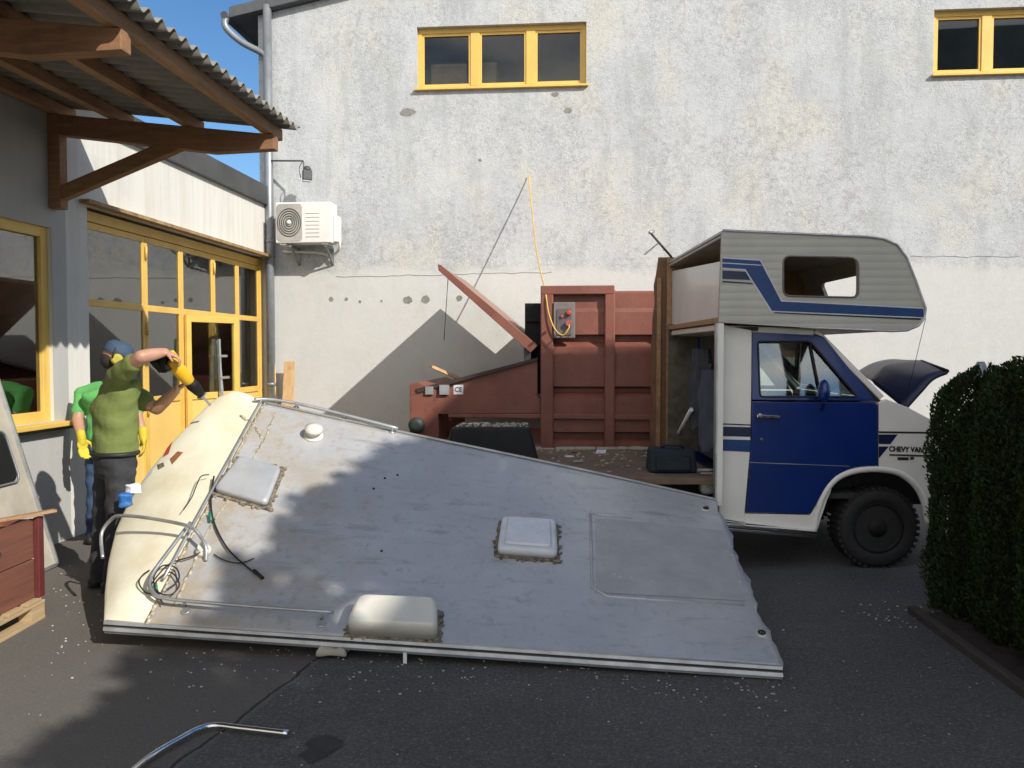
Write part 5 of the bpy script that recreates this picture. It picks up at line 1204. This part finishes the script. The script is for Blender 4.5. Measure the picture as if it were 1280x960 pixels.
def thuja_tree(pos, seed, h, r, lab):
    t = thing('thuja', pos, lab, 'conifer', 'dark green conifer hedge along the kerb')
    me = thuja(seed, h, r); o = bpy.data.objects.new('foliage', me); COL.objects.link(o); o.parent = t; ORG[o.name] = V(pos)
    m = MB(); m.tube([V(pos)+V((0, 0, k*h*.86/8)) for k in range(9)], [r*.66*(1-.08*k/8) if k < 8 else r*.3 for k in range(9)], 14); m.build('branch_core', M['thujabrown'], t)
    m = MB(); m.tube([V(pos), V(pos)+V((0, 0, .3))], .04, 8); m.build('trunk', M['bark'], t)
    return t
for i_, (x, y, h_, r_, lab) in enumerate(((2.90, 5.40, 1.60, .29, 'dark thuja at the far end of the hedge, next to the van wheel'), (2.92, 4.92, 1.66, .30, 'dark thuja second from the far end of the front hedge row'),
        (2.90, 4.42, 1.62, .31, 'dark thuja cut by the right picture edge, third from the far end'), (2.92, 3.92, 1.64, .31, 'dark thuja next to last at the near end of the hedge'), (2.92, 3.42, 1.62, .31, 'dark thuja nearest the camera'),
        (3.36, 5.32, 1.66, .32, 'dark thuja in the back row behind the far end of the hedge'), (3.40, 4.72, 1.70, .32, 'dark thuja in the middle of the back hedge row'))):
    thuja_tree((x+.13, y, 0), i_+1, h_-.04, r_, lab)
# ---------------------------------------------------------------- people
def remesh(m, name, mat_, parent, vox=.011, smooth=4):
    me = bpy.data.meshes.new('tmp'); m.bm.to_mesh(me); m.bm.free(); o = bpy.data.objects.new('tmp', me); COL.objects.link(o)
    q = o.modifiers.new('r', 'REMESH'); q.mode = 'VOXEL'; q.voxel_size = vox; q.use_smooth_shade = True
    q = o.modifiers.new('s', 'SMOOTH'); q.factor = .5; q.iterations = smooth
    dg = bpy.context.evaluated_depsgraph_get(); r = bpy.data.meshes.new_from_object(o.evaluated_get(dg)); bpy.data.objects.remove(o)
    r.polygons.foreach_set('use_smooth', [True]*len(r.polygons)); r.materials.clear(); r.name = name
    return link(name, r, mat_, parent)
def limb(m, a, b, ra, rb, mid=None):
    a = V(a); b = V(b); n = 8; pts = [a.lerp(b, i/n) for i in range(n+1)]
    if mid is None: mid = (ra+rb)/2*1.04
    rr = [ra*(1-t)**2+2*t*(1-t)*(2*mid-(ra+rb)/2)+rb*t*t for t in [i/n for i in range(n+1)]]
    m.tube(pts, rr, 14); m.ball(a, ra, sub=2); m.ball(b, rb, sub=2)
def frame(d, up=V((0, 0, 1))):
    d = d.normalized(); s = d.cross(up).normalized(); u = s.cross(d).normalized(); return d, s, u
def hand(m, wrist, dirv, palmn, curl=.5, scale=1.0, right=1, rad=.0095):
    d = dirv.normalized(); n = (palmn-d*palmn.dot(d)).normalized(); s = d.cross(n)*right
    R = Matrix((d, s, n)).transposed(); m.ball(wrist+d*.045*scale, (.052*scale, .042*scale, .018*scale), R)
    for i, (o_, ln) in enumerate(((-.030, .068), (-.010, .078), (.011, .073), (.030, .058))):
        b = wrist+d*.08*scale+s*o_*scale; cur = d.copy(); ang = 0
        for k, f in enumerate((.45, .32, .23)):
            ang += curl*(.5 if k == 0 else .9); dr = d*math.cos(ang)+n*math.sin(ang); e = b+dr*ln*f*scale*1.15
            m.tube([b, e], [rad*(1-.1*k), rad*(.93-.1*k)], 8); m.ball(e, rad*(.93-.1*k), sub=1); b = e
    b = wrist+d*.02*scale-s*.03*scale+n*.006; e = b+(d*.6-s*.7+n*.25).normalized()*.038*scale; e2 = e+(d*.85-s*.1+n*(.2+curl*.5)).normalized()*.032*scale
    m.tube([b, e, e2], [rad*1.35, rad*1.15, rad*.95], 8); m.ball(e, rad*1.15, sub=1); m.ball(e2, rad*.95, sub=1)
def head(m, c, face, up=V((0, 0, 1)), s=1.0):
    f, r, u = frame(face, up); R = Matrix((f, r, u)).transposed()
    m.ball(c+u*.025*s-f*.01, (.098*s, .077*s, .1*s), R, 3); m.ball(c-u*.045*s+f*.022*s, (.068*s, .056*s, .075*s), R, 3); m.ball(c-u*.098*s+f*.058*s, (.026*s, .03*s, .02*s), R)
    m.ball(c+u*.028*s+f*.078*s, (.02*s, .055*s, .012*s), R); m.tube([c+u*.02*s+f*.088*s, c-u*.022*s+f*.112*s], [.009*s, .015*s], 8); m.ball(c-u*.024*s+f*.107*s, .014*s)
    for sg in (-1, 1):
        m.ball(c+r*.078*s*sg-f*.008, (.019*s, .009*s, .031*s), R); m.ball(c-u*.012*s+f*.066*s+r*.038*s*sg, (.02*s, .02*s, .02*s), R)
    m.ball(c-u*.062*s+f*.087*s, (.012*s, .026*s, .007*s), R); m.ball(c-u*.073*s+f*.085*s, (.011*s, .022*s, .007*s), R)
    return f, r, u
def person(name, lab, J, mats, face, chestw, loc, vox=.010, gloves=False):
    t = thing(name, loc, lab, 'person')
    f, r, u = frame(J['chestf']); R = Matrix((f, r, u)).transposed()
    m = MB(); cw = chestw
    # body
    sm = (J['ls']+J['rs'])/2
    secs = [(J['pelvis']-V((0, 0, .12)), .07, cw/2*.55), (J['pelvis']-V((0, 0, .07)), .118, cw/2*.82), (J['pelvis'], .132, cw/2*.86), (J['pelvis']+V((0, 0, .07)), .130, cw/2*.82), (J['belly'], .136, cw/2*.80),
            (J['belly'].lerp(J['chest'], .5), .138, cw/2*.84), (J['chest'], .136, cw/2*.92), (J['chest']+(sm-J['chest'])*.6, .120, cw/2*.95), (sm+V((0, 0, .02)), .085, cw/2*.80), (J['neck']-V((0, 0, .015)), .062, .075)]
    def torso(m, g=0, lo=0):
        P_ = secs[lo:]; n = 20; cs = catmull([q[0] for q in P_], 4); dd = catmull([V((q[1], q[2], 0)) for q in P_], 4); rings = []
        for c_, q in zip(cs, dd): rings.append([m.bm.verts.new(c_+f*math.cos(2*math.pi*k/n)*(q.x+g)+r*math.sin(2*math.pi*k/n)*(q.y+g)) for k in range(n)])
        for A_, B_ in zip(rings, rings[1:]):
            for k in range(n): m.bm.faces.new([A_[k], A_[(k+1) % n], B_[(k+1) % n], B_[k]])
        m.bm.faces.new(rings[0][::-1]); m.bm.faces.new(rings[-1])
        for k in ('ls', 'rs'): m.ball(J[k], .062+g, sub=2); limb(m, sm.lerp(J['neck'], .5), J[k], .066+g, .060+g)
    torso(m); limb(m, J['neck']-V((0, 0, .05)), J['head']-V((0, 0, .03)), .062, .056)
    hf, hr, hu = head(m, J['head'], face)
    for s_ in ('l', 'r'):
        limb(m, J[s_+'s'], J[s_+'e'], .057, .045, .055); limb(m, J[s_+'e'], J[s_+'w'], .046, .030, .043)
        limb(m, J[s_+'hip'], J[s_+'k'], .085, .056); limb(m, J[s_+'k'], J[s_+'a'], .055, .036, .052)
        if not gloves: hand(m, J[s_+'w'], J[s_+'hd'], J[s_+'hn'], J.get('curl', .5), 1.0, 1 if s_ == 'r' else -1)
        fd = J.get('foot'+s_, f); limb(m, J[s_+'a']+V((0, 0, -.03)), J[s_+'a']+fd*.13+V((0, 0, -.055)), .035, .028)
    body = remesh(m, 'body', M['skin'], t, vox*.75, 3)
    # shirt
    m = MB(); torso(m, .015, 3)
    for s_ in ('l', 'r'):
        e = J[s_+'s'].lerp(J[s_+'e'], .62); limb(m, J[s_+'s'], e, .070, .072)
    sh_ = remesh(m, 'shirt', M[mats[0]], t, vox, 3)
    # folds
    rgp = [random.uniform(0, 6) for _ in range(4)]
    for v in sh_.data.vertices:
        p = v.co; kf = math.sin(p.z*26+p.x*22+rgp[0]+2*math.sin(p.y*11))*.0055+math.sin(p.z*48-p.y*30+p.x*12+rgp[1])*.003; v.co = p+v.normal*kf
    # trousers
    m = MB(); rings = []
    for c_, dx, wx in secs[:4]: rings.append([m.bm.verts.new(c_+f*math.cos(2*math.pi*k/20)*(dx+.012)+r*math.sin(2*math.pi*k/20)*(wx+.012)) for k in range(20)])
    for A_, B_ in zip(rings, rings[1:]):
        for k in range(20): m.bm.faces.new([A_[k], A_[(k+1) % 20], B_[(k+1) % 20], B_[k]])
    m.bm.faces.new(rings[0][::-1]); m.bm.faces.new(rings[-1])
    for s_ in ('l', 'r'):
        limb(m, J[s_+'hip'], J[s_+'k'], .102, .078); limb(m, J[s_+'k'], J[s_+'a']+V((0, 0, -.01)), .078, .064, .074)
    tr_ = remesh(m, 'trousers', M[mats[1]], t, vox, 3)
    for v in tr_.data.vertices:
        p = v.co; v.co = p+v.normal*(math.sin(p.z*38+p.x*20+rgp[2])*.004+math.sin(p.z*70+p.y*40+rgp[3])*.002)
    m = MB()
    pc = J['pelvis']+V((0, 0, .085)); m.tube([pc-V((0,0,.015))+f*math.cos(k*math.pi/16)*.150+r*math.sin(k*math.pi/16)*(cw/2*.86+.012) for k in range(32)], .017, 6, closed=True); bl = m.build('belt', M['boot'], t)
    for s_ in ('l', 'r'):
        fd = J.get('foot'+s_, f); a = J[s_+'a']; ground = V((a.x, a.y, 0))
        m = MB(); limb(m, a+V((0, 0, .02)), ground+V((0, 0, .06)), .05, .05); limb(m, ground+V((0, 0, .05))-fd*.04, ground+fd*.16+V((0, 0, .042)), .046, .042)
        m.ball(ground+fd*.05+V((0, 0, .018)), (.15, .048, .018), Matrix((fd, fd.cross(V((0, 0, 1))), V((0, 0, 1)))).transposed()); remesh(m, 'shoe', M[mats[2]], t, vox*.8, 2)
    if gloves:
        for s_ in ('l', 'r'):
            m = MB(); limb(m, J[s_+'w']-J[s_+'hd'].normalized()*.05, J[s_+'w']+J[s_+'hd'].normalized()*.03, .037, .034)
            hand(m, J[s_+'w'], J[s_+'hd'], J[s_+'hn'], .45, 1.12, 1 if s_ == 'r' else -1, .0125); remesh(m, 'glove', M['glove'], t, .006, 2)
    # eyes, hair
    c = J['head']
    for sg in (-1, 1):
        m = MB(); m.ball(c+hu*.008+hf*.079+hr*.03*sg, .011); m.build('eye', M['black'], t)
    return t, (hf, hr, hu)
Yp = 6.0
J = dict(chest=P(143, 508, 6.02), belly=P(145, 543, 6.02), pelvis=P(144, 578, 6.02), neck=P(142, 474, 6.03), head=P(147, 449, 6.05), chestf=V((.75, .62, 0)),
         rs=P(148, 470, 5.84), re=P(176, 446, 5.68), rw=P(206, 440, 5.80), ls=P(157, 486, 6.20), le=P(196, 511, 6.22), lw=P(220, 488, 6.12),
         rhip=P(151, 592, 5.94), lhip=P(136, 592, 6.10), rk=P(147, 655, 5.92), lk=P(130, 655, 6.08), ra=P(141, 722, 5.90), la=P(124, 722, 6.02),
         rhd=V((.75, .3, -.35)), rhn=V((-.2, .0, -1)), lhd=V((.7, -.05, .5)), lhn=V((.3, -.2, .9)), curl=.9, footr=V((.6, .8, 0)).normalized(), footl=V((.55, .83, 0)).normalized())
J['ra'].z = J['la'].z = .09
p1, (hf, hr, hu) = person('person', 'man in olive green t-shirt and dark cap raising a yellow saw', J, ('olive', 'trouser', 'boot'), V((.85, .35, -.3)), .40, V((J['pelvis'].x, 6.0, 0)))
c = J['head']; R = Matrix((hf, hr, hu)).transposed()
m = MB(); prof = [(.102, -.0), (.104, .03), (.094, .065), (.06, .092), (.015, .1)]
m.lathe(c+hu*.035-hf*.008, hu, prof, 24)
m.obox(c+hu*.045+hf*.07-hr*.06, hf*.085-hu*.02, hr*.12, hu*.006); m.build('cap', M['cap'], p1, bevel=.003)
m = MB(); m.ball(c-hu*.02-hf*.045, (.065, .074, .07), R, 3); m.build('hair', M['hair'], p1)
m = MB(); m.ball(c-hu*.065+hf*.035, (.062, .058, .055), R, 3); m.build('beard', M['hair'], p1)
for sg in (-1, 1):
    m = MB(); m.lathe(c+hr*.07*sg, hr*sg, [(.036, 0), (.042, .01), (.04, .035), (.025, .045)], 16)
    ed = m.build('ear_defender', simple('ear_muff', (.50, .42, .05), .5), p1)
m = MB(); m.tube([c+hr*.112*math.cos(k*math.pi/12)+hu*(.135*math.sin(k*math.pi/12)+.0)-hf*.03 for k in range(13)], .007, 6); m.build('headband', M['black'], ed)
# back man
J = dict(chest=P(140, 508, 7.5), belly=P(138, 535, 7.5), pelvis=P(134, 560, 7.5), neck=P(148, 478, 7.48), head=P(157, 462, 7.42), chestf=V((.45, -.9, 0)),
         rs=P(105, 492, 7.50), re=P(97, 524, 7.40), rw=P(102, 549, 7.25), ls=P(168, 494, 7.35), le=P(172, 522, 7.28), lw=P(179, 545, 7.2),
         rhip=P(122, 572, 7.52), lhip=P(140, 572, 7.45), rk=P(120, 618, 7.50), lk=P(141, 620, 7.40), ra=P(117, 668, 7.5), la=P(140, 668, 7.4),
         rhd=V((.12, 0, -1)), rhn=V((.6, -.5, 0)), lhd=V((.1, -.05, -1)), lhn=V((-.8, -.3, 0)), curl=.4, footr=V((.3, -.95, 0)).normalized(), footl=V((.5, -.85, 0)).normalized())
J['ra'].z = J['la'].z = .09
p2, (hf, hr, hu) = person('person', 'man in bright green t-shirt and yellow gloves behind the other man', J, ('green', 'denim', 'boot'), V((.8, -.6, -.3)), .44, V((J['pelvis'].x, 7.5, 0)), gloves=True)
c = J['head']; R = Matrix((hf, hr, hu)).transposed()
m = MB(); m.ball(c+hu*.035-hf*.025, (.098, .083, .095), R, 3); m.build('hair', M['hair'], p2)
m = MB(); m.ball(c-hu*.068+hf*.035, (.065, .06, .055), R, 3); m.build('beard', M['hair'], p2)
# reciprocating saw
a = P(219, 457, 5.92); b = P(253, 495, 6.10); d, s, u = frame(b-a)
sw = thing('reciprocating_saw', a, 'yellow and black cordless saw held by the man in olive', 'power saw')
k = 1.25
m = MB(); m.tube([a-d*.05, a-d*.03, a+d*.05, a+d*.13, a+d*.17], [.028, .042, .050, .046, .036], 16)
m.bar(a-d*.02+u*.03, a-d*.10+u*.035, .05, .05, u); m.build('housing', M['tool'], sw, bevel=.006)
m = MB(); m.tube(catmull([a-d*.01-u*.05, a-d*.07-u*.06, a-d*.11-u*.01, a-d*.10+u*.03], 5), .018, 10); m.build('grip', M['blackp'], sw)
m = MB(); m.tube([a+d*.165, a+d*.20, a+d*.26, a+d*.30], [.040, .046, .036, .028], 16); m.build('boot', M['blackp'], sw)
m = MB(); m.obox(a+d*.30-s*.025-u*.03, d*.012, s*.05, u*.06); m.build('shoe_plate', M['zinc'], sw)
m = MB(); m.obox(a+d*.27-s*.0012-u*.012, d*.14, s*.0024, u*.02); m.build('blade', M['alu'], sw)
m = MB(); bb = P(203, 453, 5.92); m.obox(bb-d*.055-s*.045-u*.055, d*.11, s*.09, u*.11); ba_ = m.build('battery', M['blackp'], sw, bevel=.01)
m = MB(); m.obox(bb+d*.056-s*.04-u*.05, d*.008, s*.08, u*.1); m.build('battery_plate', M['paper'], ba_)
